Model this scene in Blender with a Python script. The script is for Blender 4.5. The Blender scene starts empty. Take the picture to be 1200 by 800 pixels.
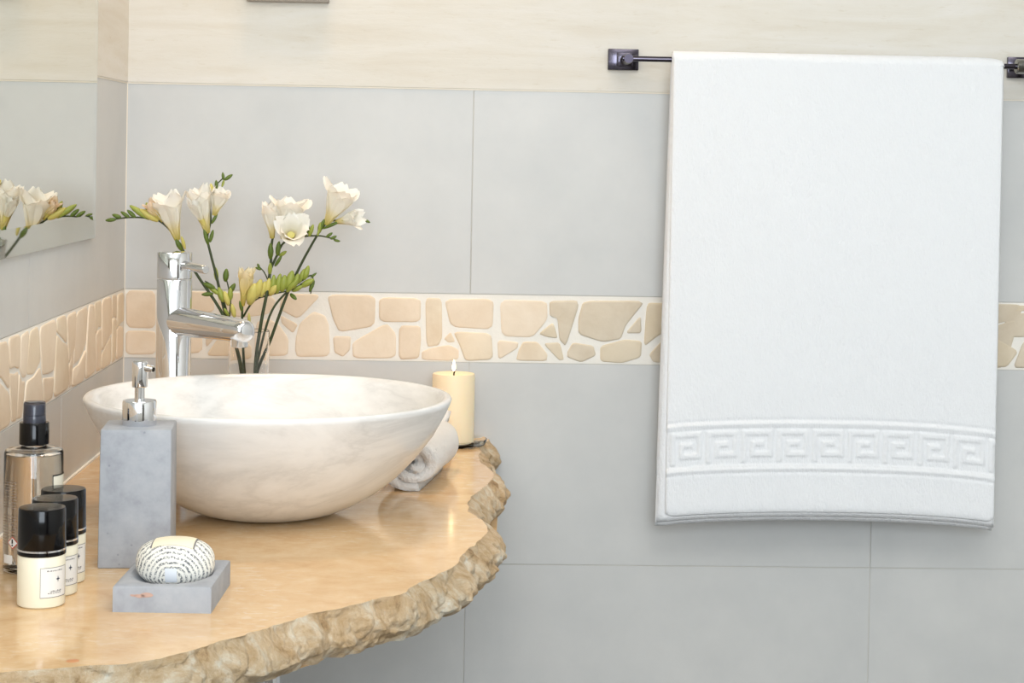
import bpy, bmesh, math, random
from mathutils import Vector, Matrix, noise
random.seed(7)
PI = math.pi
SC = bpy.context.scene
COL = SC.collection

# ------------------------------------------------------------------ camera
cam_d = bpy.data.cameras.new('camera')
cam = bpy.data.objects.new('camera', cam_d)
COL.objects.link(cam)
cam_d.sensor_width = 36.0
cam_d.sensor_fit = 'HORIZONTAL'
cam_d.lens = 2250.0 / 1200.0 * 36.0
cam_d.shift_x = (600 - 626.706) / 1200.0
cam_d.shift_y = (221.157 - 400) / 1200.0
cam_d.clip_start = 0.05
YAW, PITCH, ROLL = 0.0391, 0.0188, 0.0183
fw = Vector((math.sin(YAW) * math.cos(PITCH), math.cos(YAW) * math.cos(PITCH), -math.sin(PITCH)))
rt = Vector((math.cos(YAW), -math.sin(YAW), 0))
up = rt.cross(fw)
r2 = rt * math.cos(ROLL) + up * math.sin(ROLL)
u2 = -rt * math.sin(ROLL) + up * math.cos(ROLL)
M = Matrix((r2, u2, -fw)).transposed().to_4x4()
M.translation = Vector((0.4853, -2.813, 1.2715))
cam.matrix_world = M
SC.camera = cam

# ------------------------------------------------------------------ world, lights, exposure
w = bpy.data.worlds.new('world'); SC.world = w; w.use_nodes = True
w.node_tree.nodes['Background'].inputs[0].default_value = (0.80, 0.88, 1.0, 1)
w.node_tree.nodes['Background'].inputs[1].default_value = 1.0
SC.view_settings.view_transform = 'Standard'
SC.view_settings.look = 'None'
SC.view_settings.gamma = 1.0
SC.view_settings.use_curve_mapping = False
SC.view_settings.exposure = 0.11

def area(name, loc, rot, sx, sy, power, color, spread=None, shape='RECTANGLE'):
    l = bpy.data.lights.new(name, 'AREA'); l.shape = shape; l.size = sx
    if shape == 'RECTANGLE': l.size_y = sy
    l.energy = power; l.color = color
    if spread: l.spread = spread
    o = bpy.data.objects.new(name, l); COL.objects.link(o); o.location = loc; o.rotation_euler = rot
    return o
# daylight through the window in the wall behind the photographer
area('window_daylight', (0.66, -3.70, 1.66), (PI / 2, 0, 0), 1.2, 1.2, 44, (0.83, 0.92, 1.0))
# soft fill added under the bare ceiling and the two warm ceiling spots over the basin
area('ceiling_fill', (0.9, -1.9, 2.46), (0, 0, 0), 1.2, 1.2, 17, (1.0, 0.97, 0.92))

# ------------------------------------------------------------------ helpers
def lin(c):
    c = c / 255.0
    return c / 12.92 if c <= 0.04045 else ((c + 0.055) / 1.055) ** 2.4
def rgb(r, g, b): return (lin(r), lin(g), lin(b), 1.0)

class Mat:
    """small wrapper for building a principled node material"""
    def __init__(s, name, color=(200, 200, 200), rough=0.5, metal=0.0, **kw):
        s.m = bpy.data.materials.new(name); s.m.use_nodes = True
        s.nt = s.m.node_tree; s.b = s.nt.nodes['Principled BSDF']
        s.b.inputs['Base Color'].default_value = rgb(*color)
        s.b.inputs['Roughness'].default_value = rough
        s.b.inputs['Metallic'].default_value = metal
        for k, v in kw.items(): s.b.inputs[k.replace('_', ' ')].default_value = v
    def n(s, t, **kw):
        nd = s.nt.nodes.new(t)
        for k, v in kw.items():
            if k in nd.inputs.keys(): nd.inputs[k].default_value = v
            else: setattr(nd, k, v)
        return nd
    def l(s, a, ao, b, bi): s.nt.links.new(a.outputs[ao], b.inputs[bi])
    def coord(s, scale=(1, 1, 1), rot=(0, 0, 0), kind='Object'):
        tc = s.n('ShaderNodeTexCoord'); mp = s.n('ShaderNodeMapping')
        mp.inputs['Scale'].default_value = scale; mp.inputs['Rotation'].default_value = rot
        s.l(tc, kind, mp, 'Vector'); return mp
    def noise(s, mp, scale, detail=4, rough=0.55, dist=0.0):
        nz = s.n('ShaderNodeTexNoise'); nz.inputs['Scale'].default_value = scale
        nz.inputs['Detail'].default_value = detail; nz.inputs['Roughness'].default_value = rough
        nz.inputs['Distortion'].default_value = dist
        s.l(mp, 'Vector', nz, 'Vector'); return nz
    def ramp(s, src, out, stops):
        r = s.n('ShaderNodeValToRGB'); e = r.color_ramp.elements
        while len(e) < len(stops): e.new(0.5)
        for i, (p, c) in enumerate(stops):
            e[i].position = p; e[i].color = rgb(*c) if max(c) > 1.001 else (c[0], c[1], c[2], 1)
        s.l(src, out, r, 'Fac'); return r
    def mix(s, a, ao, b, bo, fac=None, fo=0, blend='MIX', f=0.5):
        m = s.n('ShaderNodeMix', data_type='RGBA', blend_type=blend)
        m.inputs[0].default_value = f
        if fac: s.nt.links.new(fac.outputs[fo], m.inputs[0])
        s.nt.links.new(a.outputs[ao], m.inputs[6]); s.nt.links.new(b.outputs[bo], m.inputs[7]); return m
    def color(s, nd, out=0): s.nt.links.new(nd.outputs[out], s.b.inputs['Base Color'])
    def bump(s, nd, out, strength, dist):
        b = s.n('ShaderNodeBump'); b.inputs['Strength'].default_value = strength; b.inputs['Distance'].default_value = dist
        s.nt.links.new(nd.outputs[out], b.inputs['Height']); s.nt.links.new(b.outputs[0], s.b.inputs['Normal']); return b
MIXOUT = 2

def mesh(name, verts, faces, mat, parent=None, smooth=False, loc=None):
    me = bpy.data.meshes.new(name); me.from_pydata([tuple(v) for v in verts], [], faces); me.update()
    if smooth: me.polygons.foreach_set('use_smooth', [True] * len(me.polygons))
    if mat: me.materials.append(mat.m if isinstance(mat, Mat) else mat)
    o = bpy.data.objects.new(name, me); COL.objects.link(o)
    if parent: o.parent = parent
    if loc: o.location = loc
    return o
def empty(name, loc=(0, 0, 0), rz=0.0):
    o = bpy.data.objects.new(name, None); COL.objects.link(o); o.location = loc; o.rotation_euler = (0, 0, rz)
    o.empty_display_size = 0.02; return o
def tag(o, label=None, cat=None, group=None, kind=None):
    if label: o['label'] = label
    if cat: o['category'] = cat
    if group: o['group'] = group
    if kind: o['kind'] = kind
    return o
def smooth_angle(o, deg=35):
    me = o.data; bm = bmesh.new(); bm.from_mesh(me)
    for f in bm.faces: f.smooth = True
    for e in bm.edges:
        if len(e.link_faces) == 2 and e.calc_face_angle(0) > math.radians(deg): e.smooth = False
    bm.to_mesh(me); bm.free(); return o
def box(name, lo, hi, mat, parent=None, bevel=0.0, seg=2):
    bm = bmesh.new()
    bmesh.ops.create_cube(bm, size=1)
    for v in bm.verts: v.co = Vector([(lo[i] + hi[i]) / 2 + v.co[i] * (hi[i] - lo[i]) for i in range(3)])
    if bevel: bmesh.ops.bevel(bm, geom=bm.edges[:], offset=bevel, segments=seg, affect='EDGES', profile=0.5)
    me = bpy.data.meshes.new(name); bm.to_mesh(me); bm.free()
    if mat: me.materials.append(mat.m)
    o = bpy.data.objects.new(name, me); COL.objects.link(o)
    if parent: o.parent = parent
    if bevel: smooth_angle(o, 40)
    return o
def lathe(name, prof, mat, parent=None, n=48, loc=None, deg=35):
    vs, fs, rings = [], [], []
    for r, z in prof:
        if r < 1e-6: vs.append((0, 0, z)); rings.append([len(vs) - 1])
        else:
            k = len(vs); vs += [(r * math.cos(2 * PI * i / n), r * math.sin(2 * PI * i / n), z) for i in range(n)]
            rings.append(list(range(k, k + n)))
    for a, b in zip(rings, rings[1:]):
        if len(a) == 1 and len(b) == 1: continue
        for i in range(n):
            j = (i + 1) % n
            if len(a) == 1: fs.append((a[0], b[j], b[i]))
            elif len(b) == 1: fs.append((a[i], a[j], b[0]))
            else: fs.append((a[i], a[j], b[j], b[i]))
    o = mesh(name, vs, fs, mat, parent, loc=loc)
    bm = bmesh.new(); bm.from_mesh(o.data); bmesh.ops.recalc_face_normals(bm, faces=bm.faces[:]); bm.to_mesh(o.data); bm.free()
    return smooth_angle(o, deg)
def catmull(pts, n=6):
    P = [Vector(p) for p in pts]; out = []
    for i in range(len(P) - 1):
        p0 = P[max(i - 1, 0)]; p1 = P[i]; p2 = P[i + 1]; p3 = P[min(i + 2, len(P) - 1)]
        for k in range(n):
            t = k / n
            out.append(0.5 * ((2 * p1) + (p2 - p0) * t + (2 * p0 - 5 * p1 + 4 * p2 - p3) * t * t + (3 * p1 - p0 - 3 * p2 + p3) * t ** 3))
    out.append(P[-1]); return out
def tube_data(pts, radii, n=12, cap=True, vs=None, fs=None):
    vs = [] if vs is None else vs; fs = [] if fs is None else fs
    P = [Vector(p) for p in pts]; k0 = len(vs); prev = None
    for i, p in enumerate(P):
        t = (P[min(i + 1, len(P) - 1)] - P[max(i - 1, 0)]).normalized()
        if prev is None:
            a = Vector((0, 0, 1)) if abs(t.z) < 0.9 else Vector((1, 0, 0)); x = t.cross(a).normalized()
        else: x = (prev - t * prev.dot(t)).normalized()
        prev = x; y = t.cross(x); r = radii[i] if hasattr(radii, '__len__') else radii
        for j in range(n):
            a = 2 * PI * j / n; vs.append(p + (x * math.cos(a) + y * math.sin(a)) * r)
    for i in range(len(P) - 1):
        for j in range(n):
            q = (j + 1) % n; a = k0 + i * n
            fs.append((a + j, a + q, a + n + q, a + n + j))
    if cap:
        fs.append(tuple(k0 + j for j in range(n - 1, -1, -1))); e = k0 + (len(P) - 1) * n
        fs.append(tuple(e + j for j in range(n)))
    return vs, fs
def tube(name, pts, radii, mat, parent=None, n=16, deg=40):
    vs, fs = tube_data(pts, radii, n); return smooth_angle(mesh(name, vs, fs, mat, parent), deg)

# ------------------------------------------------------------------ materials
m_tile = Mat('grey_tile', (203, 204, 203), 0.42)
mp = m_tile.coord(); nz = m_tile.noise(mp, 7, 5, 0.6); rp = m_tile.ramp(nz, 'Fac', [(0.3, (198, 199, 198)), (0.7, (208, 208, 206))]); m_tile.color(rp)
n2 = m_tile.noise(mp, 60, 3); m_tile.bump(n2, 'Fac', 0.05, 0.002)
m_grout = Mat('grout', (240, 236, 228), 0.9)
mp = m_grout.coord(); nz = m_grout.noise(mp, 180, 4); m_grout.bump(nz, 'Fac', 0.3, 0.002)
m_joint = Mat('joint_grout', (206, 203, 196), 0.9)
m_plaster = Mat('beige_plaster', (232, 223, 204), 0.75)
mp = m_plaster.coord((1.2, 1.2, 9)); nz = m_plaster.noise(mp, 3.2, 8, 0.62, 0.6)
rp = m_plaster.ramp(nz, 'Fac', [(0.32, (217, 210, 197)), (0.5, (223, 218, 208)), (0.68, (227, 223, 216))])
mp2 = m_plaster.coord((3, 3, 14)); nz2 = m_plaster.noise(mp2, 11, 6, 0.7)
rp2 = m_plaster.ramp(nz2, 'Fac', [(0.30, (0.86, 0.82, 0.74)), (0.42, (1, 1, 1))])
mx = m_plaster.mix(rp, 0, rp2, 0, blend='MULTIPLY', f=0.55); m_plaster.color(mx, MIXOUT); m_plaster.bump(nz2, 'Fac', 0.12, 0.003)
m_plaster_light = Mat('pale_grout', (236, 228, 214), 0.9)
def stone_mat(name, c1, c2):
    m = Mat(name, c1, 0.6); mp = m.coord(); nz = m.noise(mp, 16, 6, 0.6, 0.4)
    rp = m.ramp(nz, 'Fac', [(0.28, c2), (0.6, c1)]); m.color(rp); n2 = m.noise(mp, 70, 5); m.bump(n2, 'Fac', 0.22, 0.003); return m
m_stones = [stone_mat('mosaic_stone', a, b) for a, b in (((236, 218, 195), (226, 205, 179)), ((238, 222, 201), (230, 211, 186)), ((232, 214, 191), (221, 200, 174)), ((234, 218, 194), (223, 203, 176)))]
m_stones_tan = [stone_mat('mosaic_stone_tan', a, b) for a, b in (((218, 205, 184), (204, 188, 164)), ((222, 208, 184), (210, 193, 165)))]

m_counter = Mat('polished_stone', (222, 190, 147), 0.13)
m_counter.b.inputs['Specular IOR Level'].default_value = 0.5
mp = m_counter.coord((1, 1.2, 1), (0, 0, 0.15)); nz = m_counter.noise(mp, 20, 9, 0.72, 0.35)
rp = m_counter.ramp(nz, 'Fac', [(0.28, (206, 164, 112)), (0.44, (221, 184, 136)), (0.58, (228, 195, 151)), (0.76, (236, 210, 173))])
mp2 = m_counter.coord((9, 16, 9), (0, 0, -0.2)); nz2 = m_counter.noise(mp2, 7, 5, 0.6, 0.3)
rp2 = m_counter.ramp(nz2, 'Fac', [(0.54, (0, 0, 0)), (0.62, (1, 1, 1))])
nz3 = m_counter.noise(mp, 5, 3); rp3 = m_counter.ramp(nz3, 'Fac', [(0.42, (0, 0, 0)), (0.62, (1, 1, 1))])
ml3 = m_counter.n('ShaderNodeMath', operation='MULTIPLY'); m_counter.l(rp2, 0, ml3, 0); m_counter.l(rp3, 0, ml3, 1)
lt = m_counter.n('ShaderNodeRGB'); lt.outputs[0].default_value = rgb(238, 219, 190)
sc_ = m_counter.n('ShaderNodeMath', operation='MULTIPLY'); sc_.inputs[1].default_value = 0.6; m_counter.l(ml3, 0, sc_, 0)
mx = m_counter.mix(rp, 0, lt, 0, sc_, 0); m_counter.color(mx, MIXOUT)
m_edge = Mat('split_stone', (205, 180, 145), 0.7)
mp = m_edge.coord(); nz = m_edge.noise(mp, 26, 9, 0.72, 0.7)
rp = m_edge.ramp(nz, 'Fac', [(0.30, (132, 100, 64)), (0.41, (194, 162, 120)), (0.52, (216, 190, 154)), (0.62, (232, 218, 194)), (0.72, (244, 241, 233))])
mp2 = m_edge.coord(); nb = m_edge.noise(mp2, 7, 3); rb = m_edge.ramp(nb, 'Fac', [(0.45, (1, 1, 1)), (0.62, (0.90, 0.95, 1.0))])
mx = m_edge.mix(rp, 0, rb, 0, blend='MULTIPLY', f=0.8); m_edge.color(mx, MIXOUT)
n2 = m_edge.noise(mp, 120, 9, 0.75); m_edge.bump(n2, 'Fac', 1.0, 0.006)

m_marble = Mat('white_marble', (240, 235, 226), 0.22)
mp = m_marble.coord((1.0, 1.0, 2.6), (0.0, 0.55, 0.5)); nz = m_marble.noise(mp, 5.5, 8, 0.62, 0.7)
sb = m_marble.n('ShaderNodeMath', operation='SUBTRACT'); sb.inputs[1].default_value = 0.52; m_marble.l(nz, 'Fac', sb, 0)
ab = m_marble.n('ShaderNodeMath', operation='ABSOLUTE'); m_marble.l(sb, 0, ab, 0)
rp = m_marble.ramp(ab, 0, [(0.0, (222, 221, 219)), (0.05, (232, 231, 229)), (0.13, (238, 237, 235))])
nz2 = m_marble.noise(mp, 7, 6, 0.65, 0.4); rp2 = m_marble.ramp(nz2, 'Fac', [(0.33, (0.87, 0.865, 0.855)), (0.50, (1, 1, 1))])
mx = m_marble.mix(rp, 0, rp2, 0, blend='MULTIPLY', f=0.6); m_marble.color(mx, MIXOUT)

m_chrome = Mat('chrome', (226, 227, 230), 0.05, 1.0)
m_dchrome = Mat('dark_chrome', (84, 80, 90), 0.16, 1.0)
m_arm = Mat('dark_arm', (58, 54, 62), 0.3, 1.0)
m_sleeve = Mat('sleeve_chrome', (150, 150, 146), 0.1, 1.0)
m_mirror = Mat('mirror_silver', (226, 226, 218), 0.0, 1.0)
m_bevel = Mat('mirror_bevel', (214, 216, 206), 0.03, 1.0)
m_glass = Mat('clear_glass', (255, 255, 255), 0.0); m_glass.b.inputs['Transmission Weight'].default_value = 1; m_glass.b.inputs['IOR'].default_value = 1.45
m_dishglass = Mat('dish_glass', (250, 252, 250), 0.0); m_dishglass.b.inputs['Transmission Weight'].default_value = 1; m_dishglass.b.inputs['IOR'].default_value = 1.22
m_water = Mat('water', (250, 253, 250), 0.0); m_water.b.inputs['Transmission Weight'].default_value = 1; m_water.b.inputs['IOR'].default_value = 1.33
m_liquid = Mat('pale_liquid', (253, 249, 238), 0.0); m_liquid.b.inputs['Transmission Weight'].default_value = 1; m_liquid.b.inputs['IOR'].default_value = 1.36
m_clearcap = Mat('clear_plastic', (250, 250, 252), 0.05); m_clearcap.b.inputs['Transmission Weight'].default_value = 1; m_clearcap.b.inputs['IOR'].default_value = 1.2
m_black = Mat('black_plastic', (6, 6, 8), 0.12, Specular_IOR_Level=0.28)
m_slate = Mat('grey_plastic', (62, 66, 82), 0.35)
m_cream = Mat('cream_plastic', (236, 230, 208), 0.35)
m_label = Mat('label_paper', (232, 230, 226), 0.6)
m_ink = Mat('grey_ink', (128, 126, 126), 0.7)
m_inkb = Mat('black_ink', (14, 14, 16), 0.5)
m_red = Mat('red_ink', (200, 70, 50), 0.6)
m_silver = Mat('silver_band', (225, 225, 228), 0.12, 1.0)
m_conc = Mat('concrete', (176, 178, 182), 0.8)
mp = m_conc.coord(); nz = m_conc.noise(mp, 40, 7, 0.65); rp = m_conc.ramp(nz, 'Fac', [(0.3, (148, 151, 159)), (0.5, (163, 167, 174)), (0.7, (174, 177, 182))])
vo = m_conc.n('ShaderNodeTexVoronoi'); vo.inputs['Scale'].default_value = 75; m_conc.l(mp, 'Vector', vo, 'Vector')
rp2 = m_conc.ramp(vo, 'Distance', [(0.05, (0.55, 0.56, 0.58)), (0.11, (1, 1, 1))]); mx = m_conc.mix(rp, 0, rp2, 0, blend='MULTIPLY', f=0.55); m_conc.color(mx, MIXOUT)
m_conc.bump(nz, 'Fac', 0.1, 0.002)

def terry(name, col, streak=True):
    m = Mat(name, col, 0.95); m.b.inputs['Sheen Weight'].default_value = 0.25
    mp = m.coord((1, 1, 0.35) if streak else (1, 1, 1)); a = m.noise(mp, 420 if streak else 330, 3, 0.7)
    b = m.noise(mp, 90, 4, 0.6); ad = m.n('ShaderNodeMath', operation='ADD'); m.l(a, 'Fac', ad, 0); m.l(b, 'Fac', ad, 1)
    m.bump(ad, 0, 0.55 if streak else 0.9, 0.0025 if streak else 0.004); return m
m_towel = terry('white_terry', (238, 240, 243))
m_roll = terry('white_terry_roll', (240, 237, 233), False)
m_wax = Mat('candle_wax', (252, 230, 196), 0.5)
m_wax.b.inputs['Subsurface Weight'].default_value = 0.5; m_wax.b.inputs['Subsurface Radius'].default_value = (0.016, 0.011, 0.007)
m_flame = Mat('flame', (255, 230, 180), 0.5); m_flame.b.inputs['Emission Color'].default_value = (1.0, 0.72, 0.38, 1); m_flame.b.inputs['Emission Strength'].default_value = 12
m_stem = Mat('stem_green', (48, 60, 18), 0.5)
m_bract = Mat('bract_green', (90, 110, 36), 0.5)
m_budg = Mat('bud_green', (150, 160, 68), 0.45)
m_budy = Mat('bud_yellow', (208, 196, 108), 0.45)
def petal_mat(name, stops):
    m = Mat(name, (250, 246, 236), 0.55); at = m.n('ShaderNodeAttribute', attribute_name='along')
    rp = m.ramp(at, 'Fac', stops); m.color(rp)
    tr = m.n('ShaderNodeBsdfTranslucent'); m.l(rp, 0, tr, 'Color'); ms_ = m.n('ShaderNodeMixShader'); ms_.inputs[0].default_value = 0.30
    m.nt.links.new(m.b.outputs[0], ms_.inputs[1]); m.nt.links.new(tr.outputs[0], ms_.inputs[2]); m.nt.links.new(ms_.outputs[0], m.nt.nodes['Material Output'].inputs['Surface']); return m
m_petal = petal_mat('white_petal', [(0.0, (206, 190, 84)), (0.22, (240, 226, 168)), (0.45, (250, 246, 232)), (1.0, (252, 250, 244))])
m_petaly = petal_mat('cream_petal', [(0.0, (208, 184, 76)), (0.45, (238, 218, 140)), (1.0, (248, 238, 208))])
m_petalp = petal_mat('blush_petal', [(0.0, (190, 178, 70)), (0.4, (236, 214, 150)), (1.0, (246, 226, 206))])
m_white = Mat('white_paint', (236, 234, 229), 0.7)
m_ceil = Mat('ceiling_paint', (240, 238, 234), 0.8)
m_floor = Mat('floor_stone', (100, 93, 85), 0.4)
m_door = Mat('dark_door', (70, 58, 50), 0.4)
m_frame = Mat('taupe_frame', (150, 140, 128), 0.5)

# ------------------------------------------------------------------ room shell
TH = 0.85          # counter height
wall_back = box('wall_back', (-0.12, 0.0012, 0), (2.45, 0.14, 2.5), m_joint); tag(wall_back, 'back wall of grey tiles with a mosaic band of beige stones', kind='structure')
wall_left = box('wall_left', (-0.14, -3.75, 0), (-0.0012, 0.0012, 2.5), m_joint); tag(wall_left, 'left wall of grey tiles with a beige stone mosaic band', kind='structure')
tag(box('floor', (-0.14, -3.85, -0.1), (2.55, 0.14, 0), m_floor), 'dark stone floor', kind='structure')  # out of view; kept dark to cut the light bounced onto the walls
tag(box('ceiling', (-0.14, -3.85, 2.5), (2.55, 0.14, 2.6), m_ceil), 'white ceiling', kind='structure')
tag(box('wall_right', (2.4, -3.75, 0), (2.52, 0.005, 2.5), m_white), 'white wall on the right', kind='structure')
bmw = bmesh.new()
def bbox(bm, lo, hi):
    r = bmesh.ops.create_cube(bm, size=1)
    for v in r['verts']: v.co = Vector([(lo[i] + hi[i]) / 2 + v.co[i] * (hi[i] - lo[i]) for i in range(3)])
WX0, WX1, WZ0, WZ1 = 0.02, 1.30, 1.0, 2.33
for lo, hi in (((-0.14, -3.85, 0), (WX0, -3.75, 2.5)), ((WX1, -3.85, 0), (2.52, -3.75, 2.5)), ((WX0, -3.85, 0), (WX1, -3.75, WZ0)), ((WX0, -3.85, WZ1), (WX1, -3.75, 2.5))):
    bbox(bmw, lo, hi)
me = bpy.data.meshes.new('wall_rear'); bmw.to_mesh(me); bmw.free(); me.materials.append(m_white.m)
wall_rear = bpy.data.objects.new('wall_rear', me); COL.objects.link(wall_rear); tag(wall_rear, 'white wall behind the viewpoint', kind='structure')
win = empty('window_1', (WX0, -3.8, WZ0)); tag(win, 'white framed window behind the viewpoint', kind='structure')
for lo, hi in (((0, -.03, 0), (1.28, .03, .05)), ((0, -.03, 1.28), (1.28, .03, 1.33)), ((0, -.03, .05), (.05, .03, 1.28)), ((1.23, -.03, .05), (1.28, .03, 1.28)), ((.615, -.03, .05), (.665, .03, 1.28))):
    box('window_frame', lo, hi, m_white, win)
tag(box('door_1', (1.84, -3.76, 0), (2.36, -3.70, 2.05), m_door, bevel=0.004), 'dark door behind the viewpoint', kind='structure')

# tiles: rows and columns of 30 x 60 cm tiles, with the mosaic band between
G = 0.00055
ROWS = [(1.0625, 1.3615), (0.6655, 0.9625), (0.366, 0.6655), (0.066, 0.366)]
XJ = [0.0, 0.5035, 1.1028, 1.702, 2.4]
for ri, (z0, z1) in enumerate(ROWS):
    for a, b in zip(XJ, XJ[1:]):
        box('tile', (a + G, 0.0, z0 + G), (b - G, 0.01, z1 - G), m_tile, wall_back, bevel=0.0004, seg=1)
YJ = [0.0, -0.4335, -1.033, -1.632, -2.23, -2.83, -3.43, -3.74]
for ri, (z0, z1) in enumerate(ROWS):
    yj = YJ if ri % 2 == 1 else [0.0, -0.62, -1.22, -1.82, -2.42, -3.02, -3.74]
    for a, b in zip(yj, yj[1:]):
        box('tile', (-0.01, b + G, z0 + G), (0.0, a - G, z1 - G), m_tile, wall_left, bevel=0.0004, seg=1)
# plaster field above the tiles, its lower arris a little proud
box('plaster', (0.0, -0.0012, 1.3628), (2.4, 0.012, 2.5), m_plaster, wall_back, bevel=0.001, seg=1)
box('plaster', (-0.012, -3.74, 1.3628), (0.0012, 0.0, 2.5), m_plaster, wall_left, bevel=0.001, seg=1)
# mortar bed of the mosaic band
box('mortar', (0.0, 0.0004, 0.9629), (2.4, 0.012, 1.0620), m_grout, wall_back)
box('mortar', (-0.012, -3.74, 0.9629), (-0.0004, 0.0, 1.0620), m_grout, wall_left)

box('grout_line', (0.0, -0.0004, 1.3610), (2.4, 0.010, 1.3634), m_plaster_light, wall_back)
box('grout_line', (-0.010, -3.74, 1.3610), (0.0004, 0.0, 1.3634), m_plaster_light, wall_left)
box('corner_grout', (0.0, -0.0012, 0.9), (0.0014, 0.004, 1.361), m_plaster_light, wall_back)
def chaikin(p, it=1, k=0.22):
    for _ in range(it):
        q = []
        for i in range(len(p)):
            a, b = p[i], p[(i + 1) % len(p)]
            q += [(a[0] * (1 - k) + b[0] * k, a[1] * (1 - k) + b[1] * k), (a[0] * k + b[0] * (1 - k), a[1] * k + b[1] * (1 - k))]
        p = q
    return p
def stone(poly, frame, parent, mats, it=2):
    """one mosaic stone: outline in wall coordinates (u, z), low pillowed front"""
    p = chaikin(poly, it, 0.12); n = len(p)
    cx = sum(q[0] for q in p) / n; cz = sum(q[1] for q in p) / n
    R = sum(math.hypot(q[0] - cx, q[1] - cz) for q in p) / n
    h = random.uniform(0.0008, 0.0016); tx, tz = random.uniform(-.012, .012), random.uniform(-.012, .012)
    vs, fs = [], []
    for inset, d in ((0.0, -0.003), (0.0002, h * 0.25), (0.0012, h * 0.85), (0.0035, h)):
        for q in p:
            du, dz = q[0] - cx, q[1] - cz; s = max(0.2, 1 - inset / max(R, 1e-4))
            u, z = cx + du * s, cz + dz * s
            dd = d + (du * tx + dz * tz) * (1 if d > 0 else 0)
            vs.append(Vector((u, z, dd)))
    for r in range(3):
        for i in range(n):
            j = (i + 1) % n; fs.append((r * n + i, r * n + j, (r + 1) * n + j, (r + 1) * n + i))
    fs.append(tuple(3 * n + i for i in range(n)))
    vs = [frame(v) for v in vs]
    o = mesh('stone', vs, fs, random.choice(mats), parent)
    bm = bmesh.new(); bm.from_mesh(o.data); bmesh.ops.recalc_face_normals(bm, faces=bm.faces[:])
    bm.to_mesh(o.data); bm.free(); smooth_angle(o, 50); return o
fb = lambda v: (v.x, -v.z, v.y)
fl = lambda v: (v.z, v.x, v.y)
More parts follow.
